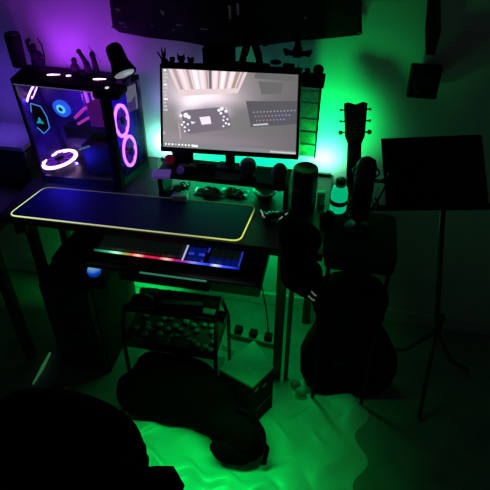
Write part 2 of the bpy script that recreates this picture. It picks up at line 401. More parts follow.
for x, y, r in ((181, 115.5, 1.6), (186, 115, 2.6), (189, 117, 2), (184, 122, 1.2), (188, 124, 1.2), (182, 124.5, 1.2), (185, 127, 1.2), (185, 131, .9), (189, 130, 1), (219, 110, 1.6), (222, 108.5, 2), (226, 111, 1.7), (221, 113, 1.5), (224, 116.5, 1.1), (227.5, 119, 1.1), (223.5, 120, 1.1), (226, 123, 1.2), (229, 124, 1.3), (223.5, 126, 1)): sdot(x, y, r, c_wh)
spoly([(178, 122), (179.5, 122), (181.5, 139), (180, 139)], c_st2)
spoly([(256, 72), (301, 76), (301, 82), (254, 78)], c_shf); spoly([(258, 81), (284, 83), (281, 94), (262, 94)], c_shf)
spoly([(246, 101), (298, 101), (298, 124), (251, 127)], c_kb)
for r in range(3):
    for i in range(13-r*2):
        x = 254+i*3.4+r*1.5; y = 112+r*4.2-i*.15
        sdot(x, y, .75, (c_key if r == 0 else (c_red if i < 6 else c_bl)), .002)
spoly([(253, 124), (268, 123), (268.5, 124.6), (253.5, 125.6)], c_ic, .002)
spoly([(160, 141.4), (300, 151.2), (300, 157), (160, 149)], c_bar)
for i in range(9): sdot(166+i*3.3, 143.6+i*.2, 1.1, c_wh if i not in (3,) else c_ic)
spoly([(192, 144.4), (198, 144.8), (198, 147), (192, 146.6)], c_wh, .002); spoly([(270, 150.6), (297, 152.3), (297, 154), (270, 152.2)], c_ic, .002)
for i in range(12):
    y = 69+i*3.6
    spoly([(163.8, y), (166.3+.8*(i % 3), y+.2), (166.3+.8*(i % 3), y+2.2), (163.8, y+2)], c_ic if i % 4 else c_wh)
spoly([(163.5, 131), (165, 131.2), (165, 134), (163.5, 134)], c_ic)
sc.build('screen', mats, mo)

# ------------------------------------------------------------------ riser shelf
rs = thing('monitor_riser', (.83, .31, T), 'low black two-sided riser shelf on the desk under the monitor', 'riser')
B().box((.535, .275, .975), (1.09, .410, RZ), bev=.003).build('top_board', WOODK, rs)
for x in (.535, 1.07): B().box((x, .28, T), (x+.02, .405, .975)).build('side_board', K, rs)

def put(px, py, z): return atZ(px, py, z)
# things under the riser
p = put(174, 199, T+.004)
b = B()
for i in range(9): b.tube([(p.x-.04+.01*i+.02*math.sin(j+i), p.y+.04+.025*math.cos(j*1.3+i*2), T+.008+.009*i*.6+.004*math.sin(j)) for j in range(8)], .004, 6)
tag(b.build('cable_bundle', K), 'tangled bundle of black cables under left end of the riser', 'cables')
p = put(180, 194, T+.03)
tag(B().box((p.x-.035, p.y-.02, T), (p.x+.03, p.y+.03, T+.03), rz=.15, bev=.004).build('small_box', WHITE), 'small pale box glowing green under the riser', 'box')
for i, (px, py, w, d_, rz, lab) in enumerate(((208, 199, .07, .03, .2, 'crumpled clear plastic packet left of centre under the riser'), (232, 200, .06, .03, -.3, 'crumpled clear plastic packet in the middle under the riser'))):
    p = put(px, py, T); b = B(); n_ = 10
    gg = [[b.bm.verts.new((p.x+w*(a/n_-.5)*2, p.y+.05+d_*(c_/n_-.5)*2, T+.004+.03*random.random()*math.sin(PI*a/n_)*math.sin(PI*c_/n_))) for c_ in range(n_+1)] for a in range(n_+1)]
    for a in range(n_):
        for c_ in range(n_): b._f([gg[a][c_], gg[a+1][c_], gg[a+1][c_+1], gg[a][c_+1]])
    tag(b.build('plastic_packet', mat('packet_plastic', (.3, .32, .3), .15)), lab, 'packet')
p = put(264, 199, T)
bo = thing('bowl', (p.x, p.y+.02, T), 'shallow pale bowl under the right end of the riser', 'bowl')
B().lathe((p.x, p.y+.02, T), [(.02, 0), (.03, .002), (.048, .022), (.052, .034), (.049, .034), (.043, .02), (.0, .006)], 28).build('bowl_body', mat('green_ceramic', (.12, .2, .14), .2), bo)
B().tube([(p.x+.0505*math.cos(a*PI/14), p.y+.02+.0505*math.sin(a*PI/14), T+.034) for a in range(28)], .0018, 6, closed=True).build('rim', PALE, bo)

# things on the riser
p = put(163, 173, RZ+.012)
tag(B().box((p.x-.045, p.y-.03, RZ), (p.x+.03, p.y+.03, RZ+.012), rz=.2, bev=.003).build('flat_box', PURP), 'flat violet lit box on left front corner of the riser', 'box')
# speaker behind red ball
p = put(181, 162, RZ)
sp = thing('desktop_speaker', (p.x, .38, RZ), 'small black speaker behind the left side of monitor', 'speaker')
B().box((p.x-.04, .382, RZ), (p.x+.05, .409, RZ+.07), bev=.005).build('cabinet', KM, sp); B().lathe((p.x, .382, RZ+.036), [(.03, 0), (.03, -.004), (.022, -.002), (0, .0)], 24, (0, 1, 0)).build('cone', K, sp)
p = put(171, 157, RZ+.02)
tag(B().ball((p.x, p.y-.02, RZ+.021), .021).build('ball', RED), 'small dark red ball on the riser under monitor left corner', 'ball')
p = put(184, 172, RZ)
cm = thing('compact_camera', (p.x, p.y, RZ), 'small dark camera with lens beside the red ball on riser', 'camera')
B().box((p.x-.02, p.y-.012, RZ), (p.x+.055, p.y+.018, RZ+.035), bev=.006).build('camera_body', K, cm)
B().lathe((p.x-.008, p.y-.012, RZ+.02), [(.015, 0), (.015, -.016), (.011, -.018), (0, -.014)], 20, (0, 1, 0)).build('lens', mat('violet_lens', (.1, .05, .3), .15, emit=(.12, .05, .4), es=.12), cm)
B().cyl((p.x+.035, p.y, RZ+.035), (p.x+.035, p.y, RZ+.041), .006).build('shutter_button', GREYP, cm)
# gamepad
def gamepad(px, py, z, label, mats_, rz=0):
    p = put(px, py, z); o = thing('gamepad', (p.x, p.y, z), label, 'gamepad'); M_ = Matrix.Translation(p) @ Matrix.Rotation(rz, 4, 'Z') @ Matrix.Translation(-p)
    b = B(); b.ball((p.x, p.y, z+.018), .03, (1.25, .75, .5))
    for s_ in (-1, 1): b.ball((p.x+s_*.032, p.y-.01, z+.016), .02, (.9, 1.5, .78))
    b.fn(lambda c_: M_ @ c_).build('shell', mats_[0], o)
    for s_ in (-1, 1): B().lathe((p.x+s_*.016, p.y-.010, z+.028), [(.004, 0), (.004, .008), (.008, .009), (.008, .012), (0, .012)], 12).fn(lambda c_: M_ @ c_).build('thumbstick', mats_[1], o)
    B().ball((p.x-.034, p.y+.008, z+.030), .005, (1.6, .6, .6)).ball((p.x-.034, p.y+.008, z+.030), .005, (.6, 1.6, .6)).fn(lambda c_: M_ @ c_).build('direction_pad', mats_[1], o)
    for a in range(4): B().ball((p.x+.034+.007*math.cos(a*PI/2), p.y+.008+.007*math.sin(a*PI/2), z+.031), .0035).fn(lambda c_: M_ @ c_).build('button', mats_[1], o)
    return o
gamepad(206, 171, RZ, 'all-black gamepad lying on the riser left of the monitor neck', (KM, K))
gm = gamepad(273, 219, T, 'black gamepad with silver gleaming grips on the desk right of mat', (KG, PALE), .3)
MWg = gm.location
for s_ in (-1, 1):
    B().tube([(MWg.x+s_*(.03+.008*k), MWg.y-.038+.02*k, T+.030-.003*k) for k in range(4)], .003, 6).build('silver_grip_trim', mat('silver_trim_gleam', (.6, .6, .6), .2, emit=(.3, .3, .3), es=.5), gm)  # silver trim with its gleam put in as emission
# globe trinket
p = put(248, 180, RZ)
gl_ = thing('globe_ornament', (p.x, p.y, RZ), 'round dark globe ornament on black foot right of the monitor neck', 'ornament')
B().lathe((p.x, p.y, RZ), [(.034, 0), (.034, .012), (.022, .02), (.016, .034)], 24).build('foot', KM, gl_); B().ball((p.x, p.y, RZ+.064), .036).build('globe', mat('dark_globe', (.05, .07, .09), .3, noise=.5, nscale=30), gl_)
# helmet bust
p = put(279, 188, RZ)
hb = thing('helmet_bust', (p.x, p.y, RZ), 'tall dark ribbed helmet bust at right end of the riser', 'ornament')
B().lathe((p.x, p.y, RZ), [(.026, 0), (.028, .01), (.024, .03), (.027, .05)], 24).build('neck', KM, hb); B().ball((p.x, p.y, RZ+.075), .031, (1, 1.05, 1.15)).build('helmet', K, hb)
for k in range(4): B().tube([(p.x+.0315*math.cos(a)*math.cos(.5-k*.33), p.y+.033*math.sin(a)*math.cos(.5-k*.33), RZ+.075+.034*math.sin(.5-k*.33)) for a in [i*PI/12-PI for i in range(13)]], .0018, 5).build('rib', GREYP, hb)

# ------------------------------------------------------------------ right side of desk
cu = thing('ribbed_tumbler', (1.15, .27, T), 'tall black tumbler with a thin pale band before the green glow', 'tumbler')
c0 = put(303, 207, T); cx, cy = c0.x, c0.y
B().lathe((cx, cy, T), [(.048, 0), (.050, .01), (.050, .180), (.046, .188), (.043, .184), (0, .18)], 32).build('tumbler_body', K, cu)
B().lathe((cx, cy, T+.095), [(.0505, 0), (.0515, .004), (.0515, .009), (.0505, .013)], 32).build('band', mat('band_grey', (.1, .11, .11), .3), cu)
cu.location = (cx, cy, T)
for ch in cu.children: ch.location = Vector((1.15, .27, T))-Vector((cx, cy, T))
p = put(337, 214, T)
bt = thing('bottle', (p.x, p.y+.03, T), 'squat green-glowing bottle with dark cap between tumbler and microphone', 'bottle')
B().lathe((p.x, p.y+.03, T), [(.030, 0), (.034, .006), (.034, .085), (.028, .108), (.015, .120), (.015, .127)], 28).build('bottle_body', mat('milky_green_glow', (.03, .4, .15), .3, emit=(.0, .55, .22), es=.8), bt)  # emission stands in for green light glowing through the bottle
B().lathe((p.x, p.y+.03, T+.118), [(.020, 0), (.020, .028), (.017, .031), (0, .031)], 24).build('cap', mat('cap_dark', (.01, .12, .05), .5), bt)
B().lathe((p.x, p.y+.03, T+.035), [(.0342, 0), (.0348, .002), (.0348, .02), (.0342, .022)], 28).build('wrap_label', mat('label_dark', (.03, .16, .09), .5), bt)
p = put(321, 207, T)
tag(B().box((p.x-.02, p.y+.01, T), (p.x+.015, p.y+.04, T+.06), bev=.006).build('lighter_box', TEALP), 'little teal block between the tumbler and the bottle', 'block')
# small jar
p = put(327, 222, T)
jr = thing('small_jar', (p.x, p.y, T), 'low dark jar with a knob lid in front of the bottle', 'jar')
B().lathe((p.x, p.y, T), [(.026, 0), (.03, .006), (.03, .03), (.026, .036)], 24).build('jar_body', KG, jr); B().lathe((p.x, p.y, T+.036), [(.027, 0), (.025, .006), (.006, .008), (.008, .018), (0, .022)], 20).build('lid', K, jr)
# microphone
p = put(357, 229, T); mx, my = p.x, p.y
mi_ = thing('studio_microphone', (mx, my, T), 'black studio microphone in a shock mount on the right side table', 'microphone')
B().lathe((mx, my, T), [(.05, 0), (.052, .008), (.046, .016), (.012, .02), (.011, .06)], 28).build('stand_base', K, mi_)
B().lathe((mx, my, T+.055), [(.030, 0), (.036, .01), (.037, .155), (.035, .165)], 28).build('microphone_body', KM, mi_)
B().lathe((mx, my, T+.22), [(.035, 0), (.038, .01), (.038, .06), (.03, .085), (.012, .097), (0, .099)], 28).build('grille', mat('mesh_grille', (.03, .03, .03), .5, .5, bump=.8, nscale=400), mi_)
for z in (.12, .26): B().tube([(mx+.047*math.cos(a*PI/14), my+.047*math.sin(a*PI/14), T+z) for a in range(28)], .004, 6, closed=True).build('shock_mount_ring', K, mi_)
sm = B(); sm.tube([(mx+.045, my, T+.10), (mx+.062, my, T+.15), (mx+.075, my, T+.2), (mx+.085, my, T+.25)], .004); sm.tube([(mx+.045, my, T+.22), (mx+.07, my, T+.235), (mx+.09, my, T+.26)], .006); sm.ball((mx+.088, my, T+.255), .012); sm.tube([(mx+.045+.018*math.sin(a*.45), my, T+.09+.009*a) for a in range(8)], .004)
sm.build('mount_arm', K, mi_)

# bag hanging at desk corner
def lump(name, m, pts, res=.018, parent=None, smooth=6, noise_=.006, **k):
    mb = B()
    for (x, y, z, rx, ry, rz_) in pts: mb.ball((x, y, z), 1, (rx, ry, rz_), sub=3)
    o = mb.build(name, m, parent)
    r = o.modifiers.new('r', 'REMESH'); r.mode = 'VOXEL'; r.voxel_size = res; r.use_smooth_shade = True
    s_ = o.modifiers.new('s', 'SMOOTH'); s_.factor = .6; s_.iterations = smooth
    tx = bpy.data.textures.new('cl', 'CLOUDS'); tx.noise_scale = .12
    d_ = o.modifiers.new('d', 'DISPLACE'); d_.texture = tx; d_.strength = noise_*4; d_.mid_level = .5
    return o
hp = thing('shoulder_bag', (1.17, -.03, .60), 'black shoulder bag slung over the front right desk corner', 'bag')
lump('bag_body', KC, [(1.19, -.06, .83, .085, .045, .09), (1.22, -.06, .79, .065, .04, .07), (1.17, -.055, .88, .07, .045, .07)], parent=hp)
lump('bag_flap', KC, [(1.17, .03, .935, .085, .10, .04), (1.13, .06, .95, .05, .06, .045), (1.20, .02, .93, .06, .08, .04)], parent=hp)
bb = B(); bb.tube([(1.235, -.105, .80), (1.245, -.11, .79), (1.255, -.11, .785)], .003); bb.tube([(1.225, -.105, .775), (1.24, -.11, .765), (1.25, -.11, .76)], .003); bb.build('buckle_glint', mat('glint_metal', (.5, .5, .5), .25, .8, emit=(.2, .22, .2), es=.4), hp)  # two streaks whose emission paints a glimmer on the bag

# ------------------------------------------------------------------ guitar
gb = Vector((1.45, .06, .0)); gt = Vector((1.315, .52, 1.27)); gd = (gt-gb).normalized()
gx = Vector((1, .12, 0)); gx = (gx-gd*gx.dot(gd)).normalized(); gn = gx.cross(gd)   # gn points roughly to viewer? adjusted below
if gn.y > 0: gn = -gn
GL = (gt-gb).length
def gp(a, t, n_=0): return gb+gx*a+gd*t+gn*n_
gu = thing('acoustic_guitar', gb, 'black guitar leaning on the wall behind the right side table', 'guitar')
prof = [(0, .0), (.07, .002), (.14, .02), (.195, .07), (.222, .14), (.22, .22), (.19, .29), (.155, .345), (.145, .385), (.155, .43), (.17, .48), (.165, .53), (.13, .575), (.07, .60), (.03, .605)]
out = prof+[(-a, t) for a, t in prof[::-1] if a > 0]
GB = mat('guitar_black', (.0025, .0025, .0025), .9, spec=.05)
B().rings([[gp(a*.97, t*.995+.002, -.10) for a, t in out], [gp(a, t, -.095) for a, t in out], [gp(a, t, -.005) for a, t in out], [gp(a*.98, t*.99+.003, 0) for a, t in out]], smooth=False).build('body', GB, gu)
B().prism([gp(.052*math.cos(a*PI/14), .40+.052*math.sin(a*PI/14), .001) for a in range(28)], gn*.001).build('sound_hole', KM, gu)
B().hexa([gp(-.07, .16, 0), gp(.07, .16, 0), gp(.07, .19, 0), gp(-.07, .19, 0), gp(-.065, .162, .012), gp(.065, .162, .012), gp(.065, .188, .012), gp(-.065, .188, .012)]).build('bridge', KM, gu)
NE = GL-.17
B().hexa([gp(-.034, .50, -.03), gp(.034, .50, -.03), gp(.028, NE, -.022), gp(-.028, NE, -.022), gp(-.032, .50, .008), gp(.032, .50, .008), gp(.026, NE, .004), gp(-.026, NE, .004)]).build('neck', GB, gu)
hd = B().prism([gp(*q, -.02) for q in ((-.026, NE), (.026, NE), (.040, NE+.035), (.046, NE+.165), (.03, NE+.17), (0, NE+.16), (-.03, NE+.17), (-.046, NE+.165), (-.040, NE+.035))], gn*.016); hd.build('headstock', GB, gu)
for s_ in (-1, 1):
    for k in range(3):
        t = NE+.05+k*.045
        B().tube([gp(s_*.04, t, -.012), gp(s_*.055, t, -.012)], .0035, 6).ball(gp(s_*.058, t, -.012), .010 if k == 0 else .006).build('tuning_peg', K, gu)
st = B()
for k in range(6): a = -.02+k*.008; st.tube([gp(a*1.4, .175, .013), gp(a, NE, .008)], .0007, 4)
st.build('strings', KM, gu)

# ------------------------------------------------------------------ music stand
q0, q1, q2, q3 = atY(381, 140, .30), atY(482, 136, .28), atY(489, 206, .24), atY(386, 207, .25)
mst = thing('music_stand', (1.78, .2, 0), 'black music stand with solid desk plate right of the guitar', 'music stand')
B().prism([q0, q1, q2, q3], (0, .012, 0)).build('desk_plate', KM, mst)
la, lb = atY(376, 207.5, .24), atY(494, 206, .22)
up_, fw_ = Vector((0, 0, .012)), Vector((0, -.022, -.002))
B().hexa([la+fw_, lb+fw_, lb, la, la+fw_+up_, lb+fw_+up_, lb+up_, la+up_]).build('ledge', KM, mst)
pa = atY(375, 180, .28); B().box((pa.x, .27, pa.z-.006), (pa.x+.04, .28, pa.z+.006)).build('page_clip', KM, mst)
p1 = atY(443, 207, .26); p2 = Vector((1.80, .24, .32))
B().tube([p1, p2], .011).build('pole', K, mst)
B().tube([p2+Vector((0, 0, .12)), p2], .016).build('clamp', K, mst)
for a in (.4, 2.5, 4.6): B().tube([p2+Vector((0, 0, .02)), (p2.x+.12*math.cos(a), p2.y+.12*math.sin(a), .12), (p2.x+.24*math.cos(a), p2.y+.24*math.sin(a), .012)], .009).build('leg', K, mst)

# wall speaker and strap (upper right)
a, c_ = atY(412, 67, WY-.08), atY(436, 100, WY-.08)
ws = thing('wall_speaker', ((a.x+c_.x)/2, WY-.06, c_.z), 'small black speaker box mounted on the wall at upper right', 'speaker')
B().box((a.x, WY-.08, c_.z), (c_.x, WY-.03, a.z), bev=.004).build('cabinet', KM, ws)
B().box(((a.x+c_.x)/2-.02, WY-.03, (a.z+c_.z)/2-.03), ((a.x+c_.x)/2+.02, WY, (a.z+c_.z)/2+.03)).build('wall_bracket', K, ws)
B().lathe(((a.x+c_.x)/2, WY-.08, (a.z+c_.z)/2), [(.04, 0), (.04, -.004), (.03, -.002), (0, 0)], 24, (0, 1, 0)).build('cone', KM, ws)
b = B(); sa = [atY(433, -40, WY-.03), atY(434, 0, WY-.03), atY(433, 30, WY-.03), atY(430, 54, WY-.03)]
b.rings([[p+Vector((-w, -.012, 0)), p+Vector((w, -.012, 0)), p+Vector((w, .012, 0)), p+Vector((-w, .012, 0))] for p, w in zip(sa, (.02, .022, .028, .016))], smooth=False)
so = thing('hanging_strap', (sa[0].x, WY-.03, sa[-1].z), 'black strap hanging down the wall above the small wall speaker', 'strap')
b.build('webbing', KM, so); B().box((sa[0].x-.02, WY-.045, sa[0].z-.01), (sa[0].x+.02, WY, sa[0].z+.012)).build('wall_hook', K, so)

# ------------------------------------------------------------------ wall shelf and collectibles
SZ = 1.372
sh = thing('wall_shelf', (.86, .55, SZ-.03), 'narrow black wall shelf just above the monitor top edge', 'shelf')
B().box((.552, .44, SZ-.025), (1.185, .535, SZ), bev=.002).build('shelf_board', KM, sh)
for x in (.6, 1.0): B().box((x, .50, SZ-.09), (x+.012, WY, SZ-.025)).build('bracket', K, sh)
rk = thing('case_rack', (1.15, .5, 1.03), 'tall narrow rack of stacked cases at the right edge of monitor', 'rack')
ra, rb_ = atY(300, 79, .5), atY(322, 79, .5); rc = atY(321, 158, .5)
B().box((1.06, .51, rc.z), (rb_.x, .532, SZ-.026)).build('back_panel', mat('rack_black', (.008, .03, .018), .6), rk)
B().box((rb_.x-.004, .49, rc.z), (rb_.x+.002, .515, SZ-.026)).build('edge_rail', KM, rk)
fr = [80, 90, 102, 118, 131, 144, 157]
for i, (y0_, y1_) in enumerate(zip(fr, fr[1:])):
    z1_, z0_ = atY(312, y0_+.8, .5).z, atY(312, y1_-.8, .5).z
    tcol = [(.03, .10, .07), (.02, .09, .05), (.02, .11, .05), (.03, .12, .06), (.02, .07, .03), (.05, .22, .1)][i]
    B().box((1.07, .494, z0_), (rb_.x-.006, .51, z1_), bev=.002).build('case', mat('backlit_case_cover', tcol, .35, noise=.6, nscale=45, emit=(tcol[0]*.5, tcol[1], tcol[2]), es=.28), rk)  # emission stands in for green backlight on the cases

CG = None
def fig(name, px, base, label, cat, parts, y=.5, z=SZ, sy=1.0):
    """parts: list of (part name, material, list of primitives in local units: ('b',x,y,z,rx,ry,rz) balls or ('c',ax,ay,az,bx,by,bz,r1,r2))"""
    p = atY(px, base, y); o = thing(name, (p.x, y, z), label, cat)
    for nm, m, pr in parts:
        b = B()
        for q in pr:
            if q[0] == 'b': b.ball((p.x+q[1], y+q[2], z+q[3]), 1, q[4:7], sub=2)
            elif q[0] == 'c': b.cyl((p.x+q[1], y+q[2], z+q[3]), (p.x+q[4], y+q[5], z+q[6]), q[7], q[8], 14)
            elif q[0] == 'x': b.box((p.x+q[1], y+q[2], z+q[3]), (p.x+q[4], y+q[5], z+q[6]), bev=.003)
        b.build(nm, m, o)
    return o
F = KM
fig('figurine', 164, 62, 'black figurine with raised arms and long ears, leftmost on wall shelf', 'figurine', [
    ('body', F, [('b', 0, 0, .018, .012, .01, .018), ('c', -.006, 0, 0, -.005, 0, .02, .005, .005), ('c', .006, 0, 0, .005, 0, .02, .005, .005), ('c', -.008, 0, .025, -.024, 0, .052, .004, .003), ('c', .008, 0, .025, .022, 0, .012, .004, .003)]),
    ('head', F, [('b', .002, 0, .042, .010, .009, .010)]), ('ear', F, [('c', -.003, 0, .048, -.006, 0, .070, .004, .002)]), ('ear', F, [('c', .007, 0, .048, .010, 0, .070, .004, .002)])])
fig('figurine', 172.5, 62.5, 'tiny square-headed figurine, second from left on wall shelf', 'figurine', [('body', F, [('x', -.007, -.006, 0, .007, .006, .016)]), ('head', F, [('x', -.010, -.008, .016, .010, .008, .034)])])
fig('figurine', 181.5, 63, 'black cat-eared figurine, third from left on wall shelf', 'figurine', [('body', F, [('b', 0, 0, .012, .013, .010, .013)]), ('head', F, [('b', 0, 0, .030, .017, .012, .013)]), ('ear', F, [('c', -.010, 0, .036, -.014, 0, .052, .006, .001)]), ('ear', F, [('c', .010, 0, .036, .014, 0, .052, .006, .001)])])
fig('figurine', 191, 63.5, 'small round-eared bear figurine, fourth from left on wall shelf', 'figurine', [('body', F, [('b', 0, 0, .010, .012, .010, .012)]), ('head', F, [('b', 0, 0, .025, .014, .011, .012)]), ('ear', F, [('b', -.010, 0, .036, .005, .004, .005)]), ('ear', F, [('b', .010, 0, .036, .005, .004, .005)])])
a = atY(205.5, 64, .5).x; c_ = atY(234, 64, .5).x
kx = thing('storage_box', ((a+c_)/2, .5, SZ), 'black storage box on wall shelf above the monitor middle', 'box')
B().box((a, .46, SZ), (c_, .535, SZ+.075), bev=.002).build('box_body', KM, kx); B().box((a-.001, .458, SZ+.075), (c_+.001, .537, SZ+.09), bev=.002).build('lid', KM, kx)
a = atY(234.5, 64, .5).x; c_ = atY(269, 66, .5).x
pl = thing('display_plinth', ((a+c_)/2, .5, SZ), 'low black plinth under the standing figure on wall shelf', 'plinth')
B().box((a, .45, SZ-.0), (c_, .532, SZ+.026), bev=.002).build('plinth_body', KM, pl); B().box((a+.004, .448, SZ+.006), (c_-.004, .452, SZ+.018)).build('name_plate', K, pl)
sf = fig('action_figure', 251, 60, 'black action figure standing legs apart on the low plinth', 'figure', [
    ('leg', F, [('c', -.036, 0, 0, -.026, 0, .05, .014, .013), ('c', -.026, 0, .04, -.012, 0, .09, .015, .014), ('b', -.037, -.01, .007, .014, .02, .008)]), ('leg', F, [('c', .036, 0, 0, .028, 0, .05, .014, .013), ('c', .028, 0, .04, .012, 0, .09, .015, .014), ('b', .037, -.01, .007, .014, .02, .008)]),
    ('torso', F, [('b', 0, 0, .12, .034, .022, .04), ('b', 0, 0, .15, .042, .022, .02)]), ('head', F, [('b', 0, 0, .185, .015, .016, .019)]), ('arm', F, [('c', -.042, 0, .15, -.058, -.01, .08, .012, .009)]), ('arm', F, [('c', .042, 0, .15, .058, -.01, .08, .012, .009)])], z=SZ+.026)
p = atY(275.5, 67, .5)
tc_ = thing('small_tumbler', (p.x, .5, SZ), 'small teal translucent cup on wall shelf right of plinth', 'cup')
B().lathe((p.x, .5, SZ), [(.016, 0), (.020, .045), (.0185, .045), (.015, .004), (0, .003)], 24).build('cup_body', mat('teal_cup', (.03, .13, .13), .2, emit=(.02, .09, .09), es=.35), tc_); B().lathe((p.x, .5, SZ+.040), [(.0205, 0), (.0215, .002), (.0215, .005), (.0205, .007)], 24).build('rim', K, tc_)
fig('ring_box', 288.5, 68, 'little black lidded box on wall shelf right of the teal cup', 'box', [('box_body', F, [('x', -.020, -.018, 0, .020, .018, .022)]), ('lid', F, [('x', -.022, -.020, .023, .022, .020, .036)])])
fig('pin_stand', 298.5, 69, 'thin black pin on a pale little base on the wall shelf', 'stand', [('base', GREYP, [('x', -.010, -.01, 0, .012, .01, .006)]), ('pin', F, [('c', 0, 0, .006, 0, 0, .045, .002, .0015)])])
fig('toy_skull', 307.5, 73, 'tiny black knob-like toy between the pin and the helmet', 'toy', [('head', F, [('b', 0, 0, .018, .012, .011, .012)]), ('base', F, [('c', 0, 0, 0, 0, 0, .01, .009, .007)])])
fig('toy_helmet', 318, 75, 'black toy helmet at the right end of wall shelf', 'toy', [('helmet', F, [('b', 0, 0, .024, .022, .02, .022)]), ('visor', K, [('x', -.014, -.024, .014, .014, -.015, .026)]), ('base', F, [('x', -.018, -.015, 0, .018, .015, .012)])])
# toy craft under banner
p = atY(297.5, 52, .56)
tcx = thing('toy_spacecraft', (p.x, .56, p.z), 'black toy spacecraft with round pods fixed below the banner', 'toy')
B().box((p.x-.018, .545, p.z-.02), (p.x+.018, .575, p.z+.018), bev=.006).box((p.x-.011, .55, p.z+.0), (p.x+.011, .57, p.z+.075), bev=.004).build('fuselage', F, tcx)
B().box((p.x-.04, .552, p.z-.014), (p.x+.04, .568, p.z+.004), bev=.004).build('wing', F, tcx)
for s_ in (-1, 1): B().ball((p.x+s_*.043, .56, p.z-.004), .013, (.8, 1, 1.1)).ball((p.x+s_*.05, .56, p.z+.004), .008).build('pod', F, tcx)
B().cyl((p.x, .57, p.z), (p.x, WY, p.z), .006).build('wall_peg', K, tcx)

# ------------------------------------------------------------------ tower PC
Z0, Z1 = T, 1.305
QB = [Vector((.0, .275, Z0)), Vector((.362, .285, Z0)), Vector((.415, .50, Z0)), Vector((.04, .50, Z0))]
QT = [Vector((-.112, .396, Z1)), Vector((.318, .378, Z1)), Vector((.40, .545, Z1)), Vector((-.13, .565, Z1))]
def tw(u, v, w):
    f_ = lambda Q: (Q[0]*(1-u)+Q[1]*u)*(1-v)+(Q[3]*(1-u)+Q[2]*u)*v
    return f_(QB)*(1-w)+f_(QT)*w
def tb(bb, u0, v0, w0, u1, v1, w1):
    return bb.hexa([tw(u0, v0, w0), tw(u1, v0, w0), tw(u1, v1, w0), tw(u0, v1, w0), tw(u0, v0, w1), tw(u1, v0, w1), tw(u1, v1, w1), tw(u0, v1, w1)])
pc = thing('computer_tower', (.2, .38, Z0), 'glass-sided computer tower with glowing purple fan rings at left of desk', 'computer')
cs = B(); tb(cs, 0, 0, 0, 1, 1, .07);  tb(cs, 0, 0, .07, .035, .06, .955); tb(cs, 0, .96, .07, .035, 1, .955); tb(cs, .965, .93, .07, 1, 1, .955)
cs.build('case_frame', mat('case_black', (.012, .012, .02), .3), pc)
tb(B(), .93, -.015, 0, 1.01, .10, 1.0).build('corner_post', KM, pc)
INT = mat('case_interior', (.06, .02, .22), .35, noise=.5, nscale=18)
tb(B(), 0, 0, .955, 1, 1, 1.0).build('top_panel', KM, pc)
tb(B(), .90, .12, .08, .915, .93, .95).build('glow_backing', mat('backing_violet_glow', (.10, .02, .3), .4, emit=(.07, .0, .35), es=.8), pc)  # added glowing panel that gives the front face its purple glow
tb(B(), .035, .9, .07, .965, .95, .955).build('motherboard_tray', INT, pc)
tb(B(), .0, .06, .07, .01, .95, .955).build('rear_panel', INT, pc)
tb(B(), .02, -.005, .08, .93, .005, .95).build('glass_panel', GLASS, pc)
FP = glass('tinted_front', (.40, .2, .9), .03, .3)
tb(B(), .985, .10, .04, .995, .95, .96).build('front_panel', FP, pc)
def ring(fn, r0, r1, th, name, m, par=pc, n_=36):
    b = B(); r = []
    for k, (q, h) in enumerate(((r0, 0), (r1, 0), (r1, th), (r0, th))): r.append([fn(q*math.cos(2*PI*i/n_), q*math.sin(2*PI*i/n_), h) for i in range(n_)])
    r.append(r[0]); b.rings(r, cap=False); return b.build(name, m, par)
def fan(name, fn, r, m, lab=None, blades=7):
    rg = ring(fn, r*.82, r, .008, name, m)
    b = B(); b.rings([[fn(r*.25*math.cos(2*PI*i/16), r*.25*math.sin(2*PI*i/16), h) for i in range(16)] for h in (0, .01)], smooth=False); b.build('fan_hub', K, rg)
    for k in range(blades):
        a = 2*PI*k/blades
        q = [(r*.24*math.cos(a), r*.24*math.sin(a)), (r*.24*math.cos(a+.5), r*.24*math.sin(a+.5)), (r*.78*math.cos(a+.75), r*.78*math.sin(a+.75)), (r*.78*math.cos(a+.25), r*.78*math.sin(a+.25))]
        B().hexa([fn(x, y, .003) for x, y in q]+[fn(x, y, .006) for x, y in q]).build('fan_blade', FANB, rg)
    return rg
FANB = mat('fan_blade_violet', (.3, .15, .5), .4, emit=(.25, .02, .5), es=.35)
LU, LV, LW = .43, .17, .43
def pln(u, v, w, ax):
    if ax == 'u': return lambda a, c_, h: tw(u+h/LU, v+a/LV, w+c_/LW)
    if ax == 'w': return lambda a, c_, h: tw(u+a/LU, v+c_/LV, w+h/LW)
    return lambda a, c_, h: tw(u+a/LU, v+h/LV, w+c_/LW)
def locate(px, py, fixed, val):   # find tower coordinates of a picture position on a fixed slice
    u, v, w = .5, .5, .5
    best = None
    def P_(q):
        d = q-CAM; z = d.dot(Fd); return 245+FPX*d.dot(Rt)/z, 245-FPX*d.dot(Up)/z
    x, y = .5, .5
    for _ in range(30):
        def g(x, y): return P_(tw(*((val, x, y) if fixed == 'u' else (x, val, y) if fixed == 'v' else (x, y, val))))
        a = g(x, y); bx = g(x+1e-3, y); by = g(x, y+1e-3)
        J = [[(bx[0]-a[0])/1e-3, (by[0]-a[0])/1e-3], [(bx[1]-a[1])/1e-3, (by[1]-a[1])/1e-3]]
        det = J[0][0]*J[1][1]-J[0][1]*J[1][0]; ex_, ey = px-a[0], py-a[1]
        x += (ex_*J[1][1]-ey*J[0][1])/det; y += (ey*J[0][0]-ex_*J[1][0])/det
    return x, y
x, y = locate(60, 160, 'w', .15)
fan('bottom_fan', pln(x, y, .15, 'w'), .072, G_PUR)
x, y = locate(31, 93, 'v', .45)
fan('rear_fan', lambda a, c_, h: tw(x+(c_*.62+h)/LU, .45+a*.5/LV, y+c_*.78/LW), .062, G_PUR)
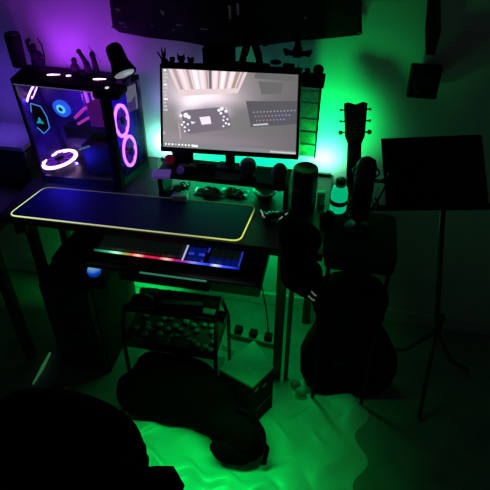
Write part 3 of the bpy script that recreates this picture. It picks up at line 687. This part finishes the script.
for px, py in ((122, 121), (130, 151)):
    x, y = locate(px+1, py, 'u', 1.0); 
    fan('front_fan', (lambda x, y: lambda a, c_, h: tw(.975+h/LU, x+a*.50/LV, y+c_/LW))(x, y), .072, G_PUR)
x, y = locate(61, 109, 'v', .75); 
f_ = pln(x, .75, y, 'v')
cl = ring(f_, .016, .036, .012, 'cooler_fan', G_BLUE); ring(lambda a, c_, h: f_(a, c_, h-.003), .009, .019, .01, 'cooler_ring', G_CY, cl)
B().rings([[f_(.009*math.cos(i*PI/8), .009*math.sin(i*PI/8), h) for i in range(16)] for h in (-.004, .01)]).build('cooler_hub', KM, cl)
# emblem card with cyan outline
card = [(31, 103), (41, 106), (47, 116), (50, 127), (47, 131), (44, 133), (39, 128), (35, 126), (32, 115)]
cp = [locate(a, c_, 'v', .35) for a, c_ in card]
cw = [tw(a, .35, c_) for a, c_ in cp]
gc = B().prism(cw, (0, .01, 0)).build('display_card', KM, pc)
ol = B()
for a, c_ in zip(cw, cw[1:]+cw[:1]): ol.tube([a+Vector((0, -.004, 0)), c_+Vector((0, -.004, 0))], .0022, 6)
ol.build('blue_outline', glow('outline_light', (.08, .3, 1), 1.0), gc)
em_ = B(); ec = sum(cw, Vector())/len(cw)+Vector((0, -.006, 0))
for k in range(3):
    a = PI/2+k*2*PI/3; d1 = Vector((math.cos(a), 0, math.sin(a))); d2 = Vector((math.cos(a+PI/2), 0, math.sin(a+PI/2)))
    em_.prism([ec-d2*.006, ec+d1*.010-d2*.006, ec+d1*.020, ec+d1*.010+d2*.006, ec+d2*.006], (0, -.002, 0))
em_.build('three_armed_emblem', glow('emblem_light', (.03, .5, .7), .7), gc)
# graphics card, memory, tubes
gpu = tb(B(), .22, .60, .34, .90, .88, .46).build('graphics_card', mat('graphics_card_black', (.01, .01, .015), .3), pc)
mk = B(); 
for i in range(7):
    x, y = locate(79+i*1.7, 149.5-i*.55, 'v', .26); mk.prism([tw(x-.005, .26, y-.008), tw(x+.005, .26, y-.008), tw(x+.005, .26, y+.008), tw(x-.005, .26, y+.008)], (0, -.002, 0))
mk.build('card_lettering_glow', glow('lettering_light', (.25, .5, .6), .5), gpu)
for i in range(4): tb(B(), .50+i*.035, .70, .58, .52+i*.035, .88, .86).build('memory_stick', G_PUR2 if i % 2 else INT, pc)
for pts_, r in ((((75, 118), (84, 109), (93, 104), (103, 106)), .007), (((78, 124), (88, 118), (97, 116), (106, 124)), .006)):
    B().tube([tw(*(lambda q: (q[0], .45, q[1]))(locate(a, c_, 'v', .45))) for a, c_ in pts_], r).build('coolant_tube', G_MAG, pc)
tb(B(), .70, .2, .58, .88, .85, .80).build('pump_reservoir', mat('reservoir_pink', (.2, .05, .3), .3, emit=(.35, .02, .5), es=.15), pc)
tb(B(), .50, .27, .08, .93, .88, .36).build('power_supply_shroud', mat('shroud_black', (.01, .01, .02), .4), pc)
# top strips + power ring
for (xa_, xb_, yy) in ((47, 60, 74.5), (66, 71, 75.5), (93, 106, 79)):
    p, q = atZ(xa_, yy, Z1+.003), atZ(xb_, yy-.2, Z1+.003)
    B().tube([p, p*.6+q*.4, q], [.004, .007, .003], 8).fn(lambda c_: Vector((c_.x, c_.y, Z1+.002+(c_.z-Z1-.003)*.4))).build('top_light_slot', G_PUR, pc)
p = atZ(107, 88, Z1+.004)
hd_ = B().box((p.x-.05, p.y-.045, Z1-.03), (p.x+.065, p.y+.06, Z1+.004), bev=.012).build('front_top_cap', KM, pc)
B().tube([(p.x+.006*math.cos(a*PI/8), p.y+.008*math.sin(a*PI/8), Z1+.005) for a in range(16)], .0018, 6, closed=True).build('power_button_ring', G_WH, hd_)
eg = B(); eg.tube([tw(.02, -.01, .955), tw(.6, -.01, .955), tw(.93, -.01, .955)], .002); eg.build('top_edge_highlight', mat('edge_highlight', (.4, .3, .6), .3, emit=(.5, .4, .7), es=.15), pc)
tb(B(), 1.0, .55, .68, 1.004, .85, .93).build('pale_tag', mat('tag_grey', (.4, .38, .42), .5, emit=(.25, .2, .3), es=.35), pc)
for a, c_ in ((.08, .2), (.92, .2), (.92, .8), (.08, .8)): pass
# things on the tower
def topz(px, py): return atZ(px, py, Z1)
p = topz(20, 66); 
tn = thing('tall_can', (p.x, p.y, Z1), 'tall dark can standing on left end of the tower', 'can')
B().lathe((p.x, p.y, Z1), [(.028, 0), (.031, .005), (.034, .13), (.03, .137), (0, .137)], 28).build('can_body', KM, tn); B().lathe((p.x, p.y, Z1+.137), [(.03, 0), (.031, .004), (.028, .006), (0, .004)], 24).build('can_lid', K, tn)
p = topz(38, 68)
def figp(name, p, label, parts, cat='figurine'):
    o = thing(name, (p.x, p.y, Z1), label, cat)
    for nm, m, pr in parts:
        b = B()
        for q in pr:
            if q[0] == 'b': b.ball((p.x+q[1], p.y+q[2], Z1+q[3]), 1, q[4:7], sub=2)
            else: b.cyl((p.x+q[1], p.y+q[2], Z1+q[3]), (p.x+q[4], p.y+q[5], Z1+q[6]), q[7], q[8], 12)
        b.build(nm, m, o)
    return o
DV = mat('dark_violet_plastic', (.004, .003, .006), .8, spec=.08)
figp('warrior_figurine', p, 'dark warrior figurine holding a curved bow beside the tall can', [
    ('body', DV, [('b', 0, 0, .055, .022, .016, .032), ('c', -.012, 0, 0, -.010, 0, .04, .011, .012), ('c', .016, 0, 0, .010, 0, .04, .011, .012), ('c', -.018, 0, .07, -.024, 0, .11, .008, .006), ('c', .018, 0, .07, .036, 0, .05, .008, .006), ('b', .012, .0, .03, .028, .015, .02)]),
    ('head', DV, [('b', 0, 0, .092, .013, .013, .014)]), ('blade', DV, [('c', -.024, 0, .11, -.008, 0, .122, .009, .006)]),
    ('bow', DV, [('c', .036, 0, .015, .044, 0, .06, .0025, .0025), ('c', .044, 0, .06, .042, 0, .10, .0025, .0025), ('c', .042, 0, .10, .028, 0, .13, .0025, .002)])])
figp('round_figurine', topz(76, 73), 'squat black figurine with pointed top in the middle of tower', [('body', DV, [('b', 0, 0, .022, .02, .016, .024)]), ('head', DV, [('b', .002, 0, .052, .013, .012, .016)])])
figp('leaning_figurine', topz(89, 74), 'slim black figurine leaning left, beside the squat one on the tower', [('body', DV, [('c', .004, 0, 0, -.006, 0, .05, .016, .012), ('c', -.006, 0, .05, -.026, 0, .092, .011, .008)]), ('head', DV, [('b', -.028, 0, .094, .011, .01, .011)])])
figp('spiked_figurine', topz(97, 73), 'slim dark figurine with raised spike left of the spotlight', [('body', DV, [('c', 0, 0, 0, -.006, 0, .07, .014, .010), ('b', -.007, 0, .075, .013, .012, .018)]), ('spike', mat('spike_grey', (.15, .12, .2), .3), [('c', -.008, 0, .085, -.018, 0, .118, .004, .001), ('c', -.006, 0, .10, .024, 0, .05, .002, .002)])])
# spotlight
la_ = Vector(atY(113, 47, .45)); lb_ = Vector(atY(124, 73, .40)); dd = (lb_-la_).normalized(); LLn = (lb_-la_).length
bp = topz(121, 87)
sl = thing('spot_lamp', (bp.x, bp.y, Z1), 'black cylinder spot lamp with pale lens on right end of tower', 'lamp')
B().lathe(la_, [(.012, -.012), (.026, -.006), (.033, .006), (.035, .03), (.036, LLn*.6), (.045, LLn*.85), (.052, LLn), (.050, LLn+.006), (.044, LLn+.006), (.040, LLn)], 28, dd).build('lamp_housing', KM, sl)
B().lathe(la_+dd*(LLn), [(.042, 0), (.040, .005), (.02, .008), (0, .009)], 28, dd).build('lamp_lens', LENS, sl)
B().cyl((bp.x, bp.y+.03, Z1+.004), (bp.x, bp.y+.03, Z1+.012), .03).tube([(bp.x, bp.y+.03, Z1+.01), (lb_.x+.01, lb_.y+.03, lb_.z-.03), lb_-dd*.05], .008).build('lamp_stand', K, sl)

# ------------------------------------------------------------------ left: side table and printer box
st_ = thing('corner_table', (-.36, .25, 0), 'low dark corner table left of the desk under the printer', 'table')
# rotated top: front-right edge from (-.05,-.03) to (.0,.2)
tp = [Vector((-.11, -.02, .78)), Vector((-.075, .22, .78)), Vector((-.08, .60, .78)), Vector((-.8, .60, .78)), Vector((-.8, -.30, .78)), Vector((-.22, -.20, .78))]
B().prism(tp, (0, 0, .03)).build('tabletop', mat('blue_grey_laminate', (.10, .10, .12), .35), st_)
for x, y in ((-.14, .0), (-.14, .55), (-.75, .55), (-.75, -.24)): B().box((x-.02, y-.02, 0), (x+.02, y+.02, .78)).build('leg', K, st_)
pr = thing('printer', (-.3, .3, .81), 'dark box printer with violet-lit top at the left edge', 'printer')
a = atZ(25, 146, 1.02)
B().box((a.x-.42, a.y-.02, .812), (a.x, a.y+.2, 1.0), rz=.0, bev=.008).build('printer_body', K, pr)
B().box((a.x-.42, a.y-.02, 1.0), (a.x-.0, a.y+.2, 1.02), bev=.004).build('lid', mat('printer_lid', (.3, .3, .32), .5), pr)
B().box((a.x-.34, a.y-.05, .84), (a.x-.08, a.y-.02, .85)).build('paper_tray', K, pr)
# toy on desk left (small vehicle shape at 105-125,236)
p = put(112, 187, T)
# USB gadget left under mat: clamp
p = atY(31, 232, .05)
cl2 = thing('cable_clamp', (.03, .03, .80), 'small black clamp with a pale clip under left desk edge', 'clamp')
B().box((.0, .0, T-.085), (.05, .03, T-.036), bev=.004).build('clamp_body', K, cl2); B().box((.01, -.012, T-.078), (.045, -.002, T-.07), tilt=('Y', -.4)).build('clip', mat('clip_pale', (.4, .5, .4), .3), cl2)

# ------------------------------------------------------------------ under desk
ca = thing('drawer_pedestal', (.17, .12, 0), 'black drawer pedestal under the left of the desk', 'cabinet')
B().box((.05, -.02, 0), (.295, .40, .58), bev=.006).build('cabinet_body', KM, ca)
for k in range(3):
    d_ = B().box((.055, -.035, .03+k*.18), (.290, -.021, .20+k*.18), bev=.003).build('drawer', K, ca)
    B().box((.14, -.05, .12+k*.18), (.21, -.036, .128+k*.18)).build('handle', STEEL, d_)
B().box((.280, -.038, .30), (.286, -.0355, .55)).build('edge_strip', mat('edge_strip_grey', (.2, .22, .21), .3), ca)
p = atY(94, 271, -.05)
wb = thing('ball_speaker', (p.x, .02, .58), 'black speaker with glowing blue ball on the black drawer pedestal', 'speaker')
B().box((p.x-.20, -.03, .58), (p.x+.02, .12, p.z+.02), bev=.01).build('speaker_box', KM, wb)
def ballmat():
    m = glow('blue_ball', (.02, .15, .9), .6); nt = m.node_tree; bs = nt.nodes['Principled BSDF']
    tc = nt.nodes.new('ShaderNodeTexCoord'); sx = nt.nodes.new('ShaderNodeSeparateXYZ'); mr = nt.nodes.new('ShaderNodeMapRange')
    mr.inputs[1].default_value = p.z-.58-.03; mr.inputs[2].default_value = p.z-.58+.03
    r = nt.nodes.new('ShaderNodeValToRGB'); e = r.color_ramp.elements
    e[0].position = .2; e[0].color = (0, .005, .05, 1); e[1].position = 1; e[1].color = (.3, .7, 1, 1); q = e.new(.6); q.color = (.0, .08, .8, 1)
    nt.links.new(tc.outputs['Object'], sx.inputs[0]); nt.links.new(sx.outputs[2], mr.inputs[0]); nt.links.new(mr.outputs[0], r.inputs[0]); nt.links.new(r.outputs[0], bs.inputs['Emission Color'])
    return m
B().ball((p.x, -.05, p.z), .028).build('glowing_ball', ballmat(), wb)

# cart
CT = .50
ct = thing('storage_cart', (.65, .0, 0), 'black two-tier storage cart under the keyboard tray', 'cart')
cc = [atZ(123, 309, CT), atZ(216, 321, CT), atZ(222, 298, CT), atZ(150, 290, CT)]
B().prism([p-Vector((0, 0, .012)) for p in cc], (0, 0, .012)).build('top_tray', KM, ct)
rim = B()
for a, c_ in zip(cc, cc[1:]+cc[:1]): rim.tube([a+Vector((0, 0, .006)), c_+Vector((0, 0, .006))], .005)
rim.build('tray_rim', K, ct)
BZ = .36
bc = [Vector((.46, -.13, BZ)), Vector((.865, -.13, BZ)), Vector((.865, .12, BZ)), Vector((.46, .12, BZ))]
bn = B(); bn.prism(bc, (0, 0, .006))
for a, c_ in zip(bc, bc[1:]+bc[:1]):
    d_ = (c_-a).normalized().cross(Vector((0, 0, 1)))*.004; h = Vector((0, 0, .045)); bn.hexa([a, c_, c_-d_, a-d_, a+h, c_+h, c_-d_+h, a-d_+h])
bn.build('lower_bin', mat('bin_grey', (.02, .022, .02), .4), ct)
for p in bc:
    top = CT-.012 if True else 0
    t_ = cc[bc.index(p)]
    B().tube([(p.x, p.y, 0), (p.x, p.y, BZ+.02), (t_.x, t_.y, CT-.012)], .009).build('post', K, ct)
B().box((.475, -.11, .10), (.85, .10, .11)).build('bottom_shelf', K, ct)
# pebbles
spots = []
tries = 0
while len(spots) < 46 and tries < 6000:
    tries += 1
    x, y = random.uniform(.48, .845), random.uniform(-.11, .10); r = random.uniform(.011, .017)
    if all((x-a)**2+(y-c_)**2 > (r+q)**2*1.02 for a, c_, q in spots): spots.append((x, y, r))
pm = B().lathe((0, 0, 0), [(.006, 0), (.0125, .002), (.015, .006), (.0125, .010), (.006, .0118), (0, .012)], 18).build('pebble', PEB, origin=Vector((0, 0, 0)))
tag(pm, 'pale round pebble in the cart bin', 'pebble', 'pale round pebbles spread in the cart bin')
for i, (x, y, r) in enumerate(spots):
    o = pm if i == 0 else pm.copy()
    if i: col.objects.link(o)
    k = r/.015; o.scale = (k*random.uniform(.95, 1.2), k, k); o.rotation_euler = (0, 0, random.uniform(0, 3)); o.location = (x, y, BZ+.0065)
# items on the cart top
p = put(143, 302, CT)
ms_ = thing('computer_mouse', (p.x, p.y, CT), 'black mouse with gleaming cable on left of the cart top', 'mouse')
B().ball((p.x, p.y, CT+.019), .04, (1.25, .8, .45), rz=.1).build('mouse_shell', KG, ms_)
B().tube([put(130, 305, CT+.006), put(142, 309, CT+.006), put(155, 307, CT+.008), put(161, 300, CT+.02), put(162, 293, CT+.04), put(170, 290, CT+.04)], .0035).build('cable', mat('cable_gleam', (.35, .4, .36), .25), ms_)
B().lathe((p.x, p.y+.012, CT+.034), [(.006, -.004), (.006, .004)], 12, (1, 0, 0)).build('scroll_wheel', K, ms_)
p = put(183, 308, CT)
rd = thing('card_reader', (p.x, p.y, CT), 'black slab device with pale top plate and hook on the cart', 'device')
B().box((p.x-.09, p.y-.03, CT), (p.x+.09, p.y+.035, CT+.03), rz=.1, bev=.005).build('device_body', KM, rd)
B().box((p.x-.085, p.y-.012, CT+.030), (p.x+.088, p.y+.012, CT+.033), rz=.1, bev=.001).build('top_plate', mat('top_plate_grey', (.30, .33, .30), .4), rd)
B().tube([(p.x-.02, p.y+.02, CT+.03), (p.x-.022, p.y+.02, CT+.07), (p.x-.01, p.y+.02, CT+.075), (p.x+.005, p.y+.02, CT+.065)], .004).build('hook', GREYP, rd)
p = put(150, 294, CT)
tag(B().box((p.x-.05, p.y-.0, CT), (p.x+.03, p.y+.03, CT+.010), rz=.1, bev=.002).build('notebook', mat('notebook_cover', (.3, .32, .3), .5)), 'pale notebook behind the black mouse on the cart', 'notebook')
p = put(208, 312, CT+.005)
tag(B().box((p.x-.05, p.y-.012, CT), (p.x+.03, p.y+.02, CT+.008), rz=-.05, bev=.002).build('folded_paper', WHITE), 'folded pale paper at the right front of cart top', 'paper')

# white topped unit on the floor
H = .30
wc = [Vector((*atZ(a, c_, H)[:2], 0)) for a, c_ in ((219, 369), (253, 387), (274, 367), (254, 340))]
wu = thing('computer_case', (sum(wc, Vector())/4), 'black case with plain pale top standing on floor between the legs', 'case')
B().prism(wc, (0, 0, H-.012)).build('case_body', KM, wu)
cen = sum(wc, Vector())/4
B().prism([cen+(p-cen)*1.0+Vector((0, 0, H-.012)) for p in wc], (0, 0, .012)).build('top_panel', mat('top_panel_white', (.26, .26, .26), .5), wu)
fa, fb = wc[1], wc[2]; fd_ = (fb-fa); nn = Vector((fd_.y, -fd_.x, 0)).normalized()
def wface(a, z, w_, h_): 
    o_ = fa+fd_*a+nn*.002+Vector((0, 0, z)); return [o_, o_+fd_.normalized()*w_, o_+fd_.normalized()*w_+Vector((0, 0, h_)), o_+Vector((0, 0, h_))]
B().prism(wface(.08, .255, .02, .018), nn*.002).build('badge', GREYP, wu)
B().prism(wface(.45, .235, .02, .015), nn*.002).build('power_button', GREYP, wu)
B().prism(wface(.1, .12, .12, .01), nn*.002).build('drive_slot', K, wu)
# small clutter beside it
p = put(217, 371, .05)
# power strip with cables
ps = thing('power_strip', (.93, .36, 0), 'dark power strip with plugs on the floor by the wall', 'power strip')
a, c_ = atZ(235, 333, .02), atZ(272, 342, .02)
d_ = (c_-a); ang = math.atan2(d_.y, d_.x); m_ = (a+c_)/2
B().box((m_.x-.13, m_.y-.025, .001), (m_.x+.13, m_.y+.025, .035), rz=ang, bev=.006).build('strip_body', mat('strip_green_grey', (.2, .22, .2), .5), ps)
for k in (-1, .0, 1): B().box((m_.x+k*.08-.02, m_.y+k*.08*math.tan(ang)-.02, .035), (m_.x+k*.08+.02, m_.y+k*.08*math.tan(ang)+.02, .07), rz=ang, bev=.006).build('plug', KM, ps)
cb = B(); cb.tube([(m_.x+.08, m_.y, .06), (m_.x+.06, m_.y+.03, .2), (m_.x+.03, m_.y+.02, .4), (m_.x-.0, m_.y, .6), (m_.x-.03, m_.y+.03, .84)], .004)
cb.build('mains_cable', K, ps)
a_ = [put(222, 345, .02), put(236, 352, .02), put(232, 363, .02), put(222, 372, .02)]
tag(B().tube(a_, .005).build('loose_cable', GREYP), 'loose pale cable curling on the floor beside the cart', 'cable')
p = put(296, 380, .03)
tag(B().lathe((p.x, p.y-.02, .012), [(.02, 0), (.025, .01), (.02, .03), (.008, .045), (.0, .05)], 16).ball((p.x+.03, p.y-.06, .03), .028, (1, .8, .7)).build('crumpled_tissue', mat('tissue_grey', (.3, .3, .3), .7)), 'crumpled pale tissue at foot of the desk leg', 'tissue')

a, c_ = atZ(33, 384, .01), atZ(50, 353, .01)
tag(B().tube([a, (a*.5+c_*.5)+Vector((.005, 0, .004)), c_], [.004, .009, .006]).build('streak_rod', mat('streak_glow', (.25, .35, .28), .4, emit=(.02, .10, .04), es=.9)), 'made-up pale rod for the light streak on floor at far left', 'rod')  # added rod, its emission stands in for a light streak
# backpack
bk = thing('backpack', (.80, -.15, 0), 'large black backpack standing on floor in front of the cart', 'backpack')
lump('pack_body', KC, [(.66, -.22, .20, .19, .07, .20), (.84, -.235, .20, .16, .065, .19), (.98, -.30, .13, .13, .07, .13), (.54, -.22, .15, .12, .07, .15), (1.03, -.32, .12, .10, .08, .12), (.72, -.215, .36, .19, .055, .10)], parent=bk, res=.022)
lump('front_pocket', KC, [(.98, -.37, .09, .10, .04, .075)], parent=bk, res=.015)
B().tube([(.98, -.28, .24), (1.0, -.29, .28), (1.04, -.30, .28), (1.06, -.31, .22)], .008).build('carry_loop', KC, bk)
B().tube([(1.08, -.33, .20), (1.13, -.36, .14), (1.12, -.38, .06)], .010).build('shoulder_strap', KC, bk)

# office chair, lower left corner
oc = thing('office_chair', (.55, -.80, 0), 'black padded office chair cut off by the lower left corner', 'chair')
sx0, sy0 = .58, -.86
lump('seat', KC, [(sx0-.0, sy0, .60, .27, .26, .06)], parent=oc, res=.02, noise_=.001)
lump('backrest', KC, [(sx0+.03, sy0+.05, .80, .23, .08, .15), (sx0+.0, sy0+.05, .70, .22, .07, .10)], parent=oc, res=.02, noise_=.001)
arm = [(.82, -.90, .62), (.88, -.93, .75), (.91, -.95, .86)]
for s_ in (1, -1):
    f_ = (lambda q: q) if s_ == 1 else (lambda q: (2*sx0-q[0], q[1], q[2]))
    ao = B().tube([f_(q) for q in arm], .018).build('arm_support', K, oc)
    if s_ == 1: pts_ = [atZ(138, 476, .88), atZ(152, 480, .88), atZ(166, 480, .885), atZ(172, 492, .885)]
    B().tube([f_((q.x, q.y, q.z)) for q in pts_], [.020, .033, .036, .034], 14).build('armrest_pad', KC, oc)
B().cyl((sx0, sy0, .12), (sx0, sy0, .56), .03).build('gas_lift', K, oc)
B().tube([(sx0, sy0+.18, .58), (sx0, sy0+.16, .75), (sx0, sy0+.10, .9)], .02).build('back_support', K, oc)
for k in range(5):
    a = k*2*PI/5+.3; e_ = Vector((sx0+.28*math.cos(a), sy0+.28*math.sin(a), .075))
    lg = B().tube([(sx0, sy0, .13), e_], [.028, .016]).build('base_leg', K, oc)
    B().cyl(e_+Vector((0, -.014, -.045)), e_+Vector((0, .014, -.045)), .028).build('caster', K, lg)

# ------------------------------------------------------------------ LED strip, other lights, added fills
led = thing('led_strip', (.9, .575, T), 'glowing green light strip along the back edge of the desk', 'light strip')
B().box((.45, .565, T), (1.25, .58, T+.012)).build('strip_housing', K, led)
B().box((.46, .580, T+.001), (1.25, .583, T+.010)).build('strip_diodes', glow('green_diodes', (.0, 1, .4), 6), led)

def area(name, loc, direction, sx, sy, color, e, spread=180):
    l = bpy.data.lights.new(name, 'AREA'); l.shape = 'RECTANGLE'; l.size = sx; l.size_y = sy; l.color = color; l.energy = e; l.spread = math.radians(spread)
    o = bpy.data.objects.new(name, l); col.objects.link(o); o.location = loc
    o.rotation_euler = Vector(direction).to_track_quat('-Z', 'Y').to_euler(); return o
def point(name, loc, color, e, r=.004):
    l = bpy.data.lights.new(name, 'POINT'); l.color = color; l.energy = e; l.shadow_soft_size = r
    o = bpy.data.objects.new(name, l); col.objects.link(o); o.location = loc; return o
GR = (.0, 1, .15)
area('green_wall_light', (1.205, .56, .95), (.1, 1, .1), .10, .06, (.22, 1, .55), .42)
area('green_wall_light', (.47, .57, .95), (.0, 1, .1), .05, .05, (.25, 1, .7), .75)
area('green_wall_light', (.85, .56, .93), (.0, 1, .2), .6, .03, (.0, 1, .40), .42)
area('green_wide_light', (1.22, .39, 1.02), (.03, 1, .55), .08, .05, GR, 1.15, 118)
area('green_low_wide_light', (1.20, .535, .98), (.06, .55, .75), .10, .05, GR, .3)
area('teal_fill_behind_monitor', (.95, .575, 1.22), (.0, .45, 1), .26, .03, (.02, 1, .8), .06)  # hidden light added to tint the wall above the monitor teal
area('violet_fill_behind_monitor', (.60, .575, 1.22), (-.05, .45, 1), .10, .03, (.38, .22, 1), .16)  # hidden light added for lilac on the wall behind the figurines
area('green_riser_light', (.82, .50, .965), (.0, -.30, -1), .5, .03, (0, 1, .3), 1.6)
area('green_under_light', (.95, .42, .80), (-.1, -.10, -1), .7, .05, (0, 1, .16), 1.5, 110)
area('green_left_light', (.50, .45, .40), (-.8, .4, -.9), .12, .12, (0, 1, .13), 1.8, 90)
area('green_wall_wash', (.95, .40, .55), (.0, 1, -.35), .6, .1, (0, 1, .2), .5, 120)
area('green_left_light', (-.1, .5, .60), (-.3, 1, -.4), .15, .15, (0, 1, .13), .18, 100)
area('green_floor_fill', (.85, -.40, .70), (.05, -.25, -1), .6, .05, (0, 1, .11), 2.5, 100)  # unseen light added in mid-air to brighten the floor sheet
area('purple_top_light', (.12, .47, 1.34), (.0, .8, .6), .35, .06, (.40, .03, 1), .9)
area('violet_side_light', (.50, .54, 1.15), (-.3, .9, .2), .06, .08, (.35, .3, 1), .10)
area('blue_side_light', (-.25, .42, 1.2), (-.5, .8, .1), .1, .2, (.14, .04, 1), .20)
area('blue_corner_light', (-.16, .42, 1.25), (-.5, -.1, -1), .1, .2, (.18, .08, 1), .4, 120)
point('tower_inner_light', tw(.45, .35, .75), (.25, .04, 1), .6)
point('tower_blue_light', tw(.45, -.35, .22), (.02, .015, 1), 1.2)

w = bpy.data.worlds.new('w'); S.world = w; w.use_nodes = True
w.node_tree.nodes['Background'].inputs[0].default_value = (.4, .5, .5, 1); w.node_tree.nodes['Background'].inputs[1].default_value = .020
